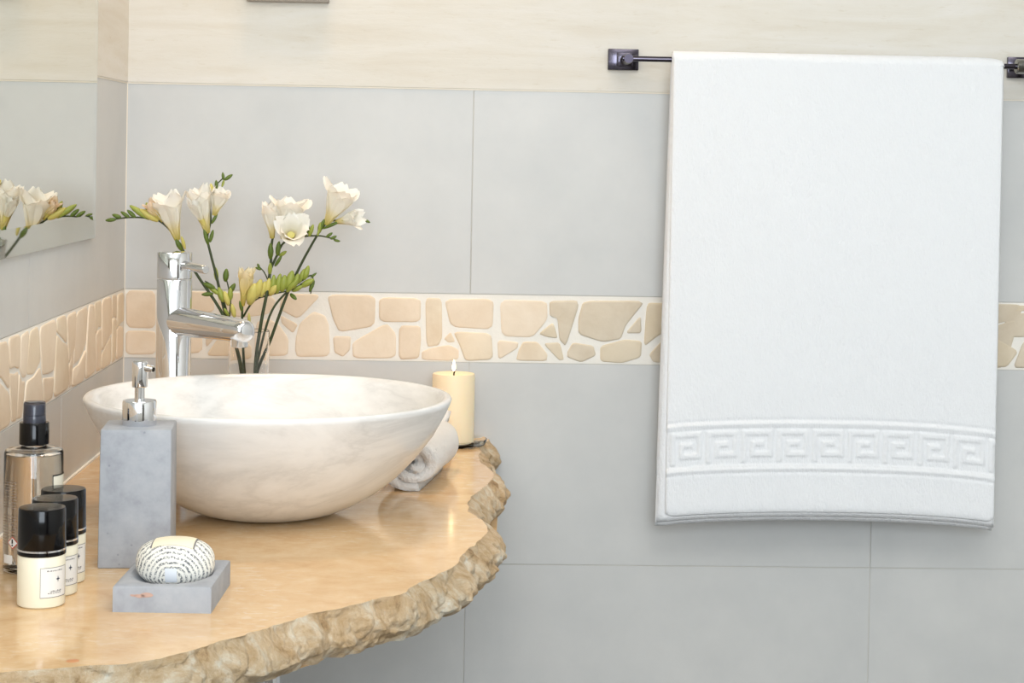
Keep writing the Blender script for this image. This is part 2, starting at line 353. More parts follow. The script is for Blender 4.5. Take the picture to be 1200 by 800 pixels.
STONES = [
    (0.024, [(0.0025, 1.0608), (0.0454, 1.0608), (0.0462, 1.0053), (0.0033, 1.0058)]),
    (0.027, [(0.0026, 1.0017), (0.0359, 1.0022), (0.0463, 1.0001), (0.0468, 0.9676), (0.0031, 0.9666)]),
    (0.089, [(0.0506, 1.0607), (0.1278, 1.0604), (0.1319, 1.0313), (0.08, 1.0249), (0.0522, 1.0263)]),
    (0.084, [(0.0542, 1.0196), (0.1128, 1.0205), (0.115, 0.9704), (0.0549, 0.9681)]),
    (0.152, [(0.1217, 0.9705), (0.1362, 0.992), (0.1566, 0.9961), (0.1865, 0.9853), (0.1868, 0.9677), (0.1236, 0.9668)]),
    (0.181, [(0.1352, 1.0594), (0.2058, 1.0586), (0.2209, 1.0495), (0.21, 1.0287), (0.1766, 1.0237), (0.1375, 1.0276)]),
    (0.139, [(0.118, 1.0198), (0.1339, 1.0231), (0.1748, 1.0199), (0.1547, 1.0009), (0.1325, 0.9939), (0.1193, 0.978)]),
    (0.216, [(0.1916, 1.0172), (0.2101, 1.022), (0.2252, 1.0139), (0.2396, 0.9935), (0.2389, 0.9684), (0.1924, 0.967)]),
    (0.248, [(0.2282, 1.0589), (0.287, 1.0591), (0.253, 1.0219), (0.2248, 1.0364)]),
    (0.239, [(0.2268, 1.0278), (0.2531, 1.0144), (0.2458, 1.0011), (0.2288, 1.0159)]),
    (0.271, [(0.2497, 0.9956), (0.2549, 1.0163), (0.2751, 1.0342), (0.292, 1.0281), (0.2978, 1.015), (0.3005, 0.9682), (0.252, 0.9667), (0.2488, 0.9768)]),
    (0.328, [(0.2938, 1.0592), (0.3654, 1.0592), (0.3647, 1.0134), (0.3129, 1.004), (0.3033, 1.0226)]),
    (0.318, [(0.3037, 0.9982), (0.3306, 0.9986), (0.3291, 0.978), (0.3191, 0.9677), (0.306, 0.9739)]),
    (0.368, [(0.3319, 0.9893), (0.3818, 1.0189), (0.3959, 1.0033), (0.3965, 0.9669), (0.3334, 0.966)]),
    (0.401, [(0.37, 1.0561), (0.4317, 1.0558), (0.4317, 1.0201), (0.3706, 1.0199)]),
    (0.419, [(0.4, 1.0153), (0.4318, 1.0151), (0.4328, 0.992), (0.4301, 0.9669), (0.4002, 0.9646)]),
    (0.452, [(0.4376, 1.0566), (0.4621, 1.056), (0.4638, 0.9985), (0.4583, 0.9863), (0.4406, 0.9839)]),
    (0.463, [(0.4337, 0.9767), (0.4442, 0.9822), (0.4742, 0.988), (0.4882, 0.9811), (0.4884, 0.9676), (0.4764, 0.9642), (0.4339, 0.9654)]),
    (0.474, [(0.4659, 0.9964), (0.4757, 1.0072), (0.483, 0.9924), (0.4724, 0.9908)]),
    (0.504, [(0.4653, 1.0553), (0.5386, 1.0564), (0.5373, 1.0109), (0.4755, 1.0139)]),
    (0.508, [(0.4792, 1.0076), (0.5359, 1.0059), (0.5391, 0.9669), (0.4977, 0.9642), (0.4902, 0.9847)]),
    (0.586, [(0.5468, 1.0558), (0.6167, 1.0541), (0.6179, 1.0274), (0.5964, 1.0004), (0.5502, 1.0012)]),
    (0.56, [(0.5443, 0.9961), (0.5759, 0.993), (0.5743, 0.9841), (0.5459, 0.9662)]),
    (0.595, [(0.5754, 0.9805), (0.5823, 0.9942), (0.6036, 0.9941), (0.6189, 0.9758), (0.6177, 0.9658), (0.5722, 0.9659)]),
    (0.62, [(0.6045, 1.0059), (0.6262, 1.0236), (0.6334, 0.9995), (0.6177, 1.0014)]),
    (0.637, [(0.6196, 1.0548), (0.6658, 1.0562), (0.6454, 0.9876), (0.6356, 0.9974), (0.6321, 1.0294), (0.6207, 1.0328)]),
    (0.632, [(0.6115, 0.9921), (0.6364, 0.9939), (0.6432, 0.9683), (0.6361, 0.9668)]),
    (0.702, [(0.6694, 1.0556), (0.762, 1.057), (0.7331, 1.0202), (0.7264, 0.9998), (0.6997, 0.9948), (0.6632, 1.006), (0.6627, 1.0299)]),
    (0.666, [(0.6473, 0.9798), (0.6552, 0.9941), (0.6863, 0.9896), (0.6901, 0.9751), (0.6682, 0.9644), (0.6474, 0.972)]),
    (0.748, [(0.7323, 1.0084), (0.7549, 1.0355), (0.7565, 1.0088)]),
    (0.728, [(0.6955, 0.9894), (0.7317, 0.9995), (0.7575, 0.9974), (0.7565, 0.9735), (0.7288, 0.9642), (0.696, 0.9662)]),
    (0.777, [(0.7629, 1.0474), (0.7663, 1.0542), (0.7939, 1.0539), (0.7964, 1.014), (0.7816, 1.006), (0.7598, 0.9885)]),
    (0.792, [(0.7678, 0.9779), (0.7923, 1.004), (0.8119, 1.0089), (0.8127, 0.9664), (0.7745, 0.9659)]),
    (1.284, [(1.2784, 1.0574), (1.2934, 1.0564), (1.2861, 1.0297), (1.2792, 1.0245)]),
    (1.309, [(1.2948, 1.0146), (1.2967, 1.04), (1.3081, 1.0439), (1.3285, 1.048), (1.3294, 1.0113), (1.2974, 1.0108)]),
    (1.293, [(1.2795, 1.0118), (1.2885, 1.0069), (1.3178, 0.9902), (1.301, 0.9665), (1.2805, 0.9662)]),
    (1.329, [(1.3244, 1.0049), (1.341, 1.0077), (1.342, 0.9658), (1.31, 0.9653)]),
    (1.318, [(1.2989, 1.0577), (1.3308, 1.0582), (1.331, 1.0519), (1.3093, 1.0478)])]
for x_first, poly in STONES:
    stone(poly, fb, wall_back, m_stones if x_first < 0.62 else m_stones_tan)
def jitter_band(u0, u1, frame, parent, mats, seed, wmin=0.035, wmax=0.082):
    rnd = random.Random(seed); z0, z1 = 0.9645, 1.0605; g = 0.0035; u = u0; lean = 0.0
    s = 1 if u1 > u0 else -1
    while s * (u1 - u) > 0.02:
        wd = rnd.uniform(wmin, wmax); nl = rnd.uniform(-0.019, 0.019)
        a0, a1 = u + s * lean, u - s * lean; e = u + s * wd; b0, b1 = e + s * nl, e - s * nl
        A = lambda t: a0 * (1 - t) + a1 * t
        B = lambda t: b0 * (1 - t) + b1 * t
        Zt = lambda t: z0 + (z1 - z0) * t
        k = rnd.random(); gg = s * g / 2
        if k < 0.22: polys = [[(A(0) + gg, z0), (B(0) - gg, z0), (B(1) - gg, z1), (A(1) + gg, z1)]]
        else:
            ta = rnd.uniform(0.3, 0.7); tb = min(0.8, max(0.2, ta + rnd.uniform(-0.28, 0.28))); h = 0.018
            tm = (ta + tb) / 2 + rnd.uniform(-.07, .07); mid = lambda t: (A(t) + B(t)) / 2
            polys = [[(A(0) + gg, z0), (B(0) - gg, z0), (B(tb - h) - gg, Zt(tb - h)), (mid(tm), Zt(tm - h)), (A(ta - h) + gg, Zt(ta - h))],
                     [(A(ta + h) + gg, Zt(ta + h)), (mid(tm), Zt(tm + h)), (B(tb + h) - gg, Zt(tb + h)), (B(1) - gg, z1), (A(1) + gg, z1)]]
        for p in polys:
            stone([(q[0] + rnd.uniform(-.002, .002), min(z1, max(z0, q[1] + rnd.uniform(-.003, .003)))) for q in p], frame, parent, mats)
        u = e; lean = nl
jitter_band(0.845, 1.268, fb, wall_back, m_stones_tan, 3)
jitter_band(1.33, 2.38, fb, wall_back, m_stones_tan, 5)
jitter_band(-0.006, -1.5, fl, wall_left, m_stones, 11)
jitter_band(-1.52, -3.7, fl, wall_left, m_stones, 12, 0.08, 0.13)

# ------------------------------------------------------------------ countertop with a broken natural edge
EDGE = [(0.535, 0.0), (0.530, -0.03)] + [tuple(p) for p in [(0.5219, -0.0323), (0.5191, -0.1871), (0.5298, -0.2575), (0.5355, -0.3244), (0.5211, -0.414), (0.5026, -0.4919), (0.5042, -0.5745), (0.5158, -0.6156), (0.5233, -0.675), (0.5117, -0.7459), (0.4977, -0.791), (0.4888, -0.8545), (0.4761, -0.895), (0.4516, -0.9455), (0.4363, -0.9896), (0.4132, -1.0149), (0.3834, -1.0497), (0.3612, -1.0669), (0.3342, -1.109), (0.3148, -1.14), (0.289, -1.1701), (0.2625, -1.2128), (0.2288, -1.2432), (0.1896, -1.2548), (0.1259, -1.2744)]] + [(0.06, -1.284), (0.0, -1.290)]
ctr = empty('countertop', (0, 0, TH)); tag(ctr, 'honey beige stone countertop with a broken natural edge carrying the basin', 'countertop')
path = []
E3 = catmull([(x, y, 0) for x, y in EDGE], 24)
# even resample
acc = [0.0]
for a, b in zip(E3, E3[1:]): acc.append(acc[-1] + (b - a).length)
NP = 900; k = 0
for i in range(NP):
    s = acc[-1] * i / (NP - 1)
    while k < len(E3) - 2 and acc[k + 1] < s: k += 1
    t = (s - acc[k]) / max(acc[k + 1] - acc[k], 1e-9); path.append(E3[k].lerp(E3[k + 1], min(max(t, 0), 1)))
nor = []
for i in range(NP):
    t = path[min(i + 6, NP - 1)] - path[max(i - 6, 0)]; nor.append(Vector((-t.y, t.x, 0)).normalized())
H = 0.043; NR = 26
def chip(p, t):
    q = Vector((p.x, p.y, t * H))
    a = noise.voronoi(q * 34 + Vector((0, 0, noise.noise(q * 20))))[0]; f = min(a[1] - a[0], 0.3)
    b = noise.voronoi(q * 105 + Vector((3, 1, 7)))[0]
    return 0.011 * (0.45 - a[0]) + 0.010 * (f - 0.12) + 0.004 * (0.5 - b[0]) + 0.005 * noise.noise(q * 18) + 0.0016 * noise.noise(q * 170)
top_edge = []
for i in range(NP):
    p = path[i]; j = 0.0035 * noise.noise(p * 45) + 0.0018 * noise.noise(p * 130)
    top_edge.append(p + nor[i] * j)
vs, fs = [], []
for i in range(NP):
    p = path[i]
    for r in range(NR):
        t = r / (NR - 1)
        o = 0.019 * math.sin(min(1.0, t * 1.25) * PI * 0.55) - (0.011 * max(0, t - 0.72) / 0.28)
        env = min(1, t * 7); q = p + nor[i] * (o + chip(p, t) * env)
        if r == 0: q = top_edge[i]
        q = Vector((max(q.x, 0.0), min(q.y, 0.0), -t * H - 0.0015 * env * noise.noise(p * 60 + Vector((0, 0, 9)))))
        vs.append(q)
for i in range(NP - 1):
    for r in range(NR - 1):
        a = i * NR + r; fs.append((a, a + 1, a + NR + 1, a + NR))
edge = mesh('rough_edge', vs, fs, m_edge, ctr, smooth=False); tag(edge, 'chipped rough stone edge')
bm = bmesh.new(); bm.from_mesh(edge.data); bmesh.ops.recalc_face_normals(bm, faces=bm.faces[:]); bm.to_mesh(edge.data); bm.free()
ol = [(0.0, 0.0, 0.0)] + [tuple(p) for p in top_edge]
me = bpy.data.meshes.new('polished_top'); bm = bmesh.new(); vv = [bm.verts.new(p) for p in ol]; f = bm.faces.new(vv)
bot = [(0.0, 0.0, -H)] + [tuple(vs[i * NR + NR - 1]) for i in range(NP)]; bv = [bm.verts.new(p) for p in bot]; bm.faces.new(list(reversed(bv)))
bmesh.ops.triangulate(bm, faces=bm.faces[:]); bmesh.ops.recalc_face_normals(bm, faces=bm.faces[:])
for f in bm.faces:
    if (f.calc_center_median().z > -0.001) != (f.normal.z > 0): f.normal_flip()
bm.to_mesh(me); bm.free(); me.materials.append(m_counter.m)
o = bpy.data.objects.new('polished_top', me); COL.objects.link(o); o.parent = ctr
box('grout_seam', (0.0002, -1.27, 0.0), (0.0035, -0.001, 0.0025), m_grout, ctr)
# small rust mark near the front
lathe('rust_stain', [(0.0, 0.0004), (0.004, 0.0003), (0.0055, 0.0)], Mat('rust', (200, 138, 90), 0.4), ctr, 16, loc=tuple(Vector((0.1763, -1.2395, 0.8500)) - Vector((0, 0, TH))))

# ------------------------------------------------------------------ vessel basin
BX, BY = 0.2705, -0.5945
basin = empty('vessel_basin', (BX, BY, TH + 0.0003)); tag(basin, 'round white veined marble vessel basin on the countertop', 'basin')
prof = [(0.0, 0.0), (0.045, 0.0), (0.066, 0.0015), (0.082, 0.0055), (0.102, 0.014), (0.126, 0.028), (0.150, 0.047), (0.172, 0.070), (0.190, 0.094), (0.203, 0.118), (0.2085, 0.130),
        (0.2100, 0.1345), (0.2085, 0.1368), (0.2055, 0.1375), (0.2015, 0.1365), (0.198, 0.132), (0.188, 0.114), (0.172, 0.090), (0.152, 0.067), (0.126, 0.047), (0.098, 0.032), (0.066, 0.022), (0.03, 0.0185), (0.022, 0.018), (0.0, 0.018)]
lathe('bowl', prof, m_marble, basin, 128, deg=60)
lathe('drain_cap', [(0.0, 0.0235), (0.012, 0.023), (0.019, 0.0215), (0.021, 0.019), (0.021, 0.0175)], m_chrome, basin, 32)

trap = empty('bottle_trap', (BX, BY + 0.012, 0.45)); tag(trap, 'chrome waste pipe hanging under the countertop', 'pipe')
lathe('tailpiece', [(0.0, 0.17), (0.016, 0.17), (0.016, 0.355), (0.0, 0.355)], m_chrome, trap, 32)
lathe('cup', [(0.0, 0.03), (0.028, 0.03), (0.033, 0.036), (0.033, 0.15), (0.028, 0.165), (0.018, 0.172), (0.0, 0.172)], m_chrome, trap, 32)
tube('outlet', catmull([(0.0, 0.0, 0.12), (-0.12, 0.0, 0.12), (-0.266, 0.0, 0.12)], 4), 0.016, m_chrome, trap, 20)

# ------------------------------------------------------------------ tap
FX, FY = 0.1225, -0.340
tap = empty('basin_tap', (FX, FY, TH)); tag(tap, 'tall chrome single lever tap with a side spout behind the basin', 'tap')
lathe('body', [(0.0, 0.0), (0.027, 0.0), (0.027, 0.004), (0.0222, 0.006), (0.0222, 0.2505), (0.0215, 0.2515), (0.0, 0.2515)], m_chrome, tap, 64)
cap = lathe('cap', [(0.0, 0.2525), (0.0215, 0.2525), (0.0222, 0.2532), (0.0222, 0.2845), (0.0212, 0.2862), (0.0, 0.2866)], m_chrome, tap, 64)
ld = Vector((0.66, -0.75, -0.06)).normalized(); l0 = Vector((0, 0, 0.2715))
tube('lever', [l0 + ld * 0.012, l0 + ld * 0.030, l0 + ld * 0.0695, l0 + ld * 0.0705], [0.0056, 0.0056, 0.0056, 0.0048], m_chrome, tap, 24)
sd = Vector((0.63, -0.777, 0.0)).normalized(); s0 = Vector((0, 0, 0.198))
spt = []; srad = []
for t, r in ((0.0, 0.0185), (0.03, 0.0182), (0.08, 0.0165), (0.13, 0.0150), (0.162, 0.0142), (0.168, 0.0133), (0.171, 0.011), (0.172, 0.006)):
    spt.append(s0 + sd * t); srad.append(r)
sp = tube('spout', spt, srad, m_chrome, tap, 36, 60)
lathe('aerator', [(0.0, -0.0205), (0.0085, -0.0205), (0.0105, -0.0195), (0.0108, -0.008), (0.0, -0.010)], m_chrome, tap, 28, loc=tuple(s0 + sd * 0.155))

# ------------------------------------------------------------------ wall mirror on the left wall
mir = empty('wall_mirror', (0.0, -0.2570, 1.1490)); tag(mir, 'plain glass mirror with slanted edges on the left wall', 'mirror')
ml, mh, bw = 1.0, 0.85, 0.031
def q4(name, p, mat): return mesh(name, p, [(0, 1, 2, 3)], mat, mir)
x1, x0 = 0.0072, 0.0052
# local: y runs towards the viewpoint (negative), z up
I = [(x1, -bw, bw), (x1, -ml + bw, bw), (x1, -ml + bw, mh - bw), (x1, -bw, mh - bw)]
O = [(x0, 0, 0), (x0, -ml, 0), (x0, -ml, mh), (x0, 0, mh)]
Bk = [(0.0003, 0, 0), (0.0003, -ml, 0), (0.0003, -ml, mh), (0.0003, 0, mh)]
mesh('glass_pane', I + [(x - 0.003, y, z) for x, y, z in I], [(0, 3, 2, 1), (4, 5, 6, 7), (0, 1, 5, 4), (1, 2, 6, 5), (2, 3, 7, 6), (3, 0, 4, 7)], m_mirror, mir)
for a in range(4):
    b = (a + 1) % 4
    mesh('bevel', [O[a], O[b], I[b], I[a], Bk[a], Bk[b]], [(0, 1, 2, 3), (0, 4, 5, 1), (4, 0, 3), (5, 2, 1), (4, 3, 2, 5)], m_bevel, mir)

# ------------------------------------------------------------------ towel rail and towels
BRY = -0.060
rail = empty('towel_rail', (0.72, 0, 1.41)); tag(rail, 'dark chrome towel rail with square wall plates', 'towel rail')
RO = Vector((0.72, 0, 1.41))
barL = Vector((0.7224, -0.0600, 1.4089)) - RO
barR = Vector((1.335, BRY, barL.z + RO.z + 0.000)) - RO
for k, xx in enumerate((0.7212 - RO.x, 1.312 - RO.x)):
    pl = box('wall_plate', (xx - 0.0225, -0.0085, -0.0155), (xx + 0.0225, -0.0015, 0.0155), m_dchrome, rail, bevel=0.0012)
    tube('arm', [(xx + 0.002, -0.008, barL.z), (xx + 0.003, BRY + 0.002, barL.z), (xx + 0.003, BRY - 0.006, barL.z)], [0.0075, 0.0075, 0.0065], m_arm, rail, 24)
    box('arm_collar', (xx - 0.010, -0.013, -0.010), (xx + 0.014, -0.008, 0.010), m_dchrome, rail, bevel=0.001)
tube('bar', [(-0.004, BRY, barL.z), (barR.x - 0.02, BRY, barL.z)], 0.0040, m_dchrome, rail, 20)
tube('end_sleeve', [(1.2865 - RO.x, BRY, barL.z), (1.288 - RO.x, BRY, barL.z), (1.345 - RO.x, BRY, barL.z), (1.3465 - RO.x, BRY, barL.z)], [0.0095, 0.0108, 0.0108, 0.0095], m_sleeve, rail, 32)

zb = barL.z + RO.z
tw = empty('bath_towel', (1.03, BRY, zb)); tag(tw, 'large white terry bath towel with Greek key border hanging over the rail', 'towel')
KEY = ["#######.", "#.....#.", "#.###.#.", "#.#...#.", "#.#####.", "#......."]
XL, XR = 0.7877, 1.2654      # left and right edge of the hanging towel
def hem(x):                # lower edge lifts in the middle, corners sag
    u = min(1.0, max(0.0, (x - XL) / (XR - XL))); return 0.0115 * (4 * u * (1 - u)) ** 0.7 - 0.003 * u
def keyh(x, h):
    """relief of the woven border; h = height above the hem"""
    z = h - 0.0739; y = 0.0
    for zz in (-0.010, 0.0545):
        y += 0.0012 * math.exp(-((z - zz) / 0.0028) ** 2)
        y -= 0.0008 * math.exp(-((z - zz + 0.006 * (1 if zz < 0 else -1)) / 0.002) ** 2)
    if -0.004 < z < 0.049:
        c = (x - XL - 0.006) / 0.0513 * 8; r = 5.5 - (z + 0.0005) / 0.0465 * 6
        def g(ci, ri):
            if ri < 0 or ri > 5: return 0
            return 1.0 if KEY[int(ri)][int(ci) % 8] == '#' else 0.0
        c -= 0.5; ci, ri = math.floor(c), math.floor(r); fc, fr = c - ci, r - ri
        s = lambda t: 0 if t < .3 else (1 if t > .7 else (t - .3) / .4)
        fc, fr = s(fc), s(fr)
        v = (g(ci, ri) * (1 - fc) + g(ci + 1, ri) * fc) * (1 - fr) + (g(ci, ri + 1) * (1 - fc) + g(ci + 1, ri + 1) * fc) * fr
        y += -0.0009 + 0.0017 * v
    return y
def towel_sheet(name, xl, xr, z_off, rad, thick, nx, nz, relief, left_flare=0.0, right_flare=0.0, back_len=0.60):
    """a sheet draped over the bar: front panel, fold, back panel, given real thickness"""
    ZT = zb; front = zb - 0.7510; rows = []
    for k in range(nz + 1): rows.append(('f', k / nz))
    for k in range(1, 13): rows.append(('t', k / 12))
    for k in range(1, 31): rows.append(('b', k / 30))
    outer, n1 = [], nx + 1
    for kind, t in rows:
        for i in range(n1):
            u = i / nx
            fl = (1 - t) if kind == 'f' else (t * 0.8 if kind == 'b' else 0)
            x = xl + (xr - xl) * u - left_flare * fl * (1 - u) ** 3 + right_flare * fl * u ** 3
            sway = 0.0022 * math.sin(u * 5.3 + 0.7) * fl + 0.0016 * noise.noise(Vector((x * 7, fl * 3, rad * 100)))
            hz = zb - front + hem(x) + z_off
            if kind == 'f':
                z = hz + (ZT - hz) * t; y = BRY - rad - sway - 0.004 * fl
                if relief: y -= keyh(x, z - hz)
                # soft rounding at the selvedges and hem
                e = min(x - xl, xr - x); y += 0.0022 * math.exp(-max(e, 0) / 0.0022)
                y += 0.0030 * math.exp(-max(z - hz, 0) / 0.0035)
                if relief:
                    c_ = max(0.0, 1 - min(abs(x - xl), abs(xr - x)) / 0.014); z += 0.006 * c_ * c_ * max(0, 1 - (z - hz) / 0.02)
            elif kind == 't':
                a = PI * t; y = BRY - rad * math.cos(a); z = ZT + rad * math.sin(a) * (0.92 + 0.06 * noise.noise(Vector((x * 11, 0, 4)))) 
                e = xr - x; z -= 0.0045 * math.exp(-max(e, 0) / 0.011)
            else:
                bl = back_len * t; z = ZT - bl; y = BRY + rad + 0.0015 * t
            outer.append(Vector((x, min(y, -0.004), z)) - Vector((1.03, BRY, zb)))
    nrow = len(rows); fs = []
    for r in range(nrow - 1):
        for i in range(nx):
            a = r * n1 + i; fs.append((a, a + 1, a + n1 + 1, a + n1))
    o = mesh(name, outer, fs, m_towel, tw, smooth=True)
    md = o.modifiers.new('thick', 'SOLIDIFY'); md.thickness = thick; md.offset = -1.0
    return o
towel_sheet('outer_layer', XL, XR, 0.0, 0.0135, 0.0022, 330, 430, True)
towel_sheet('inner_layer', XL - 0.001, XR + 0.0015, -0.0070, 0.0108, 0.0018, 60, 80, False, 0.0105, -0.001)
towel_sheet('lining_layer', XL - 0.0015, XR + 0.0005, -0.0125, 0.0084, 0.0018, 60, 80, False, 0.0120, -0.002)

# rolled hand towels behind the basin
def rolled(name, loc, rz, rad, length, turns, label, tilt=0.0):
    root = empty(name, loc, rz); tag(root, label, 'towel', 'rolled hand towels behind the basin')
    N = 150; th = rad / turns; sec_o, sec_i = [], []
    for i in range(N + 1):
        a = 2 * PI * turns * i / N; r = 0.006 + (rad - 0.006) * i / N
        sec_o.append((a, r)); sec_i.append((a, r - th * 0.93))
    loop = sec_o + sec_i[::-1]; L = 26; vs, fs = [], []
    for k in range(L + 1):
        s = k / L; y = (s - 0.5) * length; e = min(s, 1 - s)
        pin = 1 - 0.10 * math.exp(-e / 0.05)
        for a, r in loop:
            rr = r * pin + 0.0016 * noise.noise(Vector((a * 1.1, y * 45, r * 60)))
            ph = 4.98 - 2 * PI * turns; x = rr * math.cos(a + ph); z = rr * math.sin(a + ph)
            z = z * (0.86 if z > 0 else 0.80)
            yy = y + (0.010 * (1 - r / rad) + 0.004 * math.sin(a * 2.3)) * (1 if s > 0.5 else -1) * (-1) * math.exp(-e / 0.12)
            vs.append((x, yy, max(z + rad * 0.72, 0.0006 + 0.0008 * abs(noise.noise(Vector((x * 90, yy * 90, 1)))))))
    m = len(loop)
    for k in range(L):
        for i in range(m):
            j = (i + 1) % m; fs.append((k * m + i, k * m + j, (k + 1) * m + j, (k + 1) * m + i))
    for k in (0, L):
        for i in range(N):
            q = (k * m + i, k * m + i + 1, k * m + m - 2 - i, k * m + m - 1 - i); fs.append(q if k else q[::-1])
    o = mesh('rolled_cloth', vs, fs, m_roll, root, smooth=True)
    bm = bmesh.new(); bm.from_mesh(o.data); bmesh.ops.recalc_face_normals(bm, faces=bm.faces[:]); bm.to_mesh(o.data); bm.free()
    return root
rolled('rolled_towel', (0.4445, -0.352, TH), math.radians(-9), 0.0470, 0.190, 2.7, 'rolled white hand towel with its coiled end facing forward beside the basin foot')
rolled('rolled_towel', (0.402, -0.176, TH), math.radians(88), 0.047, 0.150, 2.6, 'rolled white hand towel lying crosswise behind the other roll, before the candle')

# ------------------------------------------------------------------ candle on a glass dish
CXY = (0.4815, -0.062)
dish = lathe('candle_dish', [(0.0, 0.0), (0.042, 0.0), (0.0465, 0.002), (0.0490, 0.007), (0.0492, 0.0098), (0.0484, 0.0100), (0.0478, 0.0080), (0.0455, 0.0036), (0.041, 0.0024), (0.0, 0.0024)], m_dishglass, None, 64, loc=(CXY[0], CXY[1], TH))
tag(dish, 'shallow clear glass dish under the pillar candle', 'dish')
cdl = empty('pillar_candle', (CXY[0], CXY[1], TH + 0.0026)); tag(cdl, 'lit cream pillar candle standing behind the basin', 'candle')
lathe('wax', [(0.0, 0.0), (0.0295, 0.0), (0.0305, 0.001), (0.0305, 0.0985), (0.0295, 0.1005), (0.027, 0.1003), (0.018, 0.0985), (0.0, 0.0975)], m_wax, cdl, 48)
tube('wick', [(0, 0, 0.097), (0.0004, 0, 0.101), (0.0012, 0, 0.1045)], 0.0011, m_black, cdl, 8)
lathe('flame', [(0.0, 0.1035), (0.0016, 0.105), (0.0024, 0.108), (0.0022, 0.112), (0.0012, 0.117), (0.0, 0.1205)], m_flame, cdl, 16)

# ------------------------------------------------------------------ concrete soap dispenser
dp = empty('soap_dispenser', (0.1650, -0.8571, 0.85), math.radians(4.0)); tag(dp, 'tall square grey concrete soap dispenser with chrome pump', 'soap dispenser')
hw = 0.0352; hh = 0.1385
def taper_box(name, hw0, hw1, h, mat, parent, bev):
    bm = bmesh.new(); bmesh.ops.create_cube(bm, size=1)
    for v in bm.verts:
        k = hw0 if v.co.z < 0 else hw1; v.co = Vector((v.co.x * 2 * k, v.co.y * 2 * k, (v.co.z + 0.5) * h))
    bmesh.ops.bevel(bm, geom=bm.edges[:], offset=bev, segments=2, affect='EDGES', profile=0.5)
    me = bpy.data.meshes.new(name); bm.to_mesh(me); bm.free(); me.materials.append(mat.m)
    o = bpy.data.objects.new(name, me); COL.objects.link(o); o.parent = parent; return smooth_angle(o, 40)
taper_box('body', 0.0358, 0.0348, hh, m_conc, dp, 0.0016)
lathe('pump_collar', [(0.0, hh - 0.001), (0.0168, hh - 0.001), (0.0172, hh), (0.0172, hh + 0.0235), (0.0164, hh + 0.0250), (0.0, hh + 0.0252)], m_chrome, dp, 40)
lathe('pump_neck', [(0.0, hh + 0.024), (0.0052, hh + 0.024), (0.0052, hh + 0.040), (0.0, hh + 0.040)], m_chrome, dp, 24)
hd = lathe('pump_head', [(0.0, hh + 0.0385), (0.0076, hh + 0.0385), (0.0080, hh + 0.0395), (0.0080, hh + 0.0620), (0.0076, hh + 0.0640), (0.0062, hh + 0.0652), (0.0, hh + 0.0656)], m_chrome, dp, 28)
nzl = tube('nozzle', [(0.002, -0.001, hh + 0.0585), (0.011, -0.006, hh + 0.0575), (0.014, -0.0078, hh + 0.0570)], [0.0042, 0.0036, 0.0034], m_chrome, hd, 18)
tube('nozzle_hole', [(0.0132, -0.0073, hh + 0.0571), (0.0142, -0.0079, hh + 0.05695)], 0.0024, m_black, hd, 12)

# ------------------------------------------------------------------ soap dish and wrapped soap
sd_c = Vector((0.2247, -1.0163, 0.85)); SDA = math.radians(-1.57)
sdish = empty('soap_dish', sd_c, SDA); tag(sdish, 'square grey concrete soap dish with a hollow top', 'soap dish')
W2, D2, HD = 0.0439, 0.0577, 0.0245
N = 30; vs, fs = [], []
def dz(x, y):
    r = math.hypot(x / (W2 * 0.86), y / (D2 * 0.86)); d = 0.0 if r >= 1 else -0.0125 * (1 - r * r) ** 0.7
    e = min(W2 - abs(x), D2 - abs(y)); return d - (0.0012 if e < 1e-5 else 0)
def ax(i, w):
    t = -1 + 2 * i / N; return t * w
for j in range(N + 1):
    for i in range(N + 1):
        x, y = ax(i, W2), ax(j, D2); vs.append((x, y, HD + dz(x, y)))
for j in range(N):
    for i in range(N):
        a = j * (N + 1) + i; fs.append((a, a + 1, a + N + 2, a + N + 1))
rim = [i for i in range(N + 1)] + [j * (N + 1) + N for j in range(1, N + 1)] + [N * (N + 1) + i for i in range(N - 1, -1, -1)] + [j * (N + 1) for j in range(N - 1, 0, -1)]
b0 = len(vs)
for r in rim: x, y, z = vs[r]; vs.append((x * 1.012, y * 1.012, HD - 0.0028))
b1 = len(vs)
for r in rim: x, y, z = vs[r]; vs.append((x * 1.012, y * 1.012, 0.0))
n = len(rim)
for i in range(n):
    j = (i + 1) % n; fs.append((rim[j], rim[i], b0 + i, b0 + j)); fs.append((b0 + j, b0 + i, b1 + i, b1 + j))
fs.append(tuple(b1 + i for i in range(n)))
o = mesh('tray', vs, fs, m_conc, sdish)
bm = bmesh.new(); bm.from_mesh(o.data); bmesh.ops.recalc_face_normals(bm, faces=bm.faces[:]); bm.to_mesh(o.data); bm.free(); smooth_angle(o, 30)
m_smear = Mat('orange_smear', (190, 160, 148), 0.85)
ms = []
for k in range(9):
    a = random.random() * 6.28; ms.append((random.uniform(-.5, .5), random.uniform(-.5, .5)))
vs2, fs2 = [], []
for sx, sz, rx, rz_ in ((-0.020, 0.0150, 0.0050, 0.0017), (-0.0135, 0.0160, 0.0060, 0.0023), (-0.026, 0.0155, 0.0030, 0.0010)):
    k = len(vs2)
    for i in range(14):
        a = 2 * PI * i / 14; q = 1 + 0.35 * noise.noise(Vector((sx * 900, i * .7, 2)))
        vs2.append((sx + rx * math.cos(a) * q, -D2 * 1.012 - 0.00025, sz + rz_ * math.sin(a) * q))
    fs2.append(tuple(range(k, k + 14)))
mesh('colour_smear', vs2, fs2, m_smear, sdish)

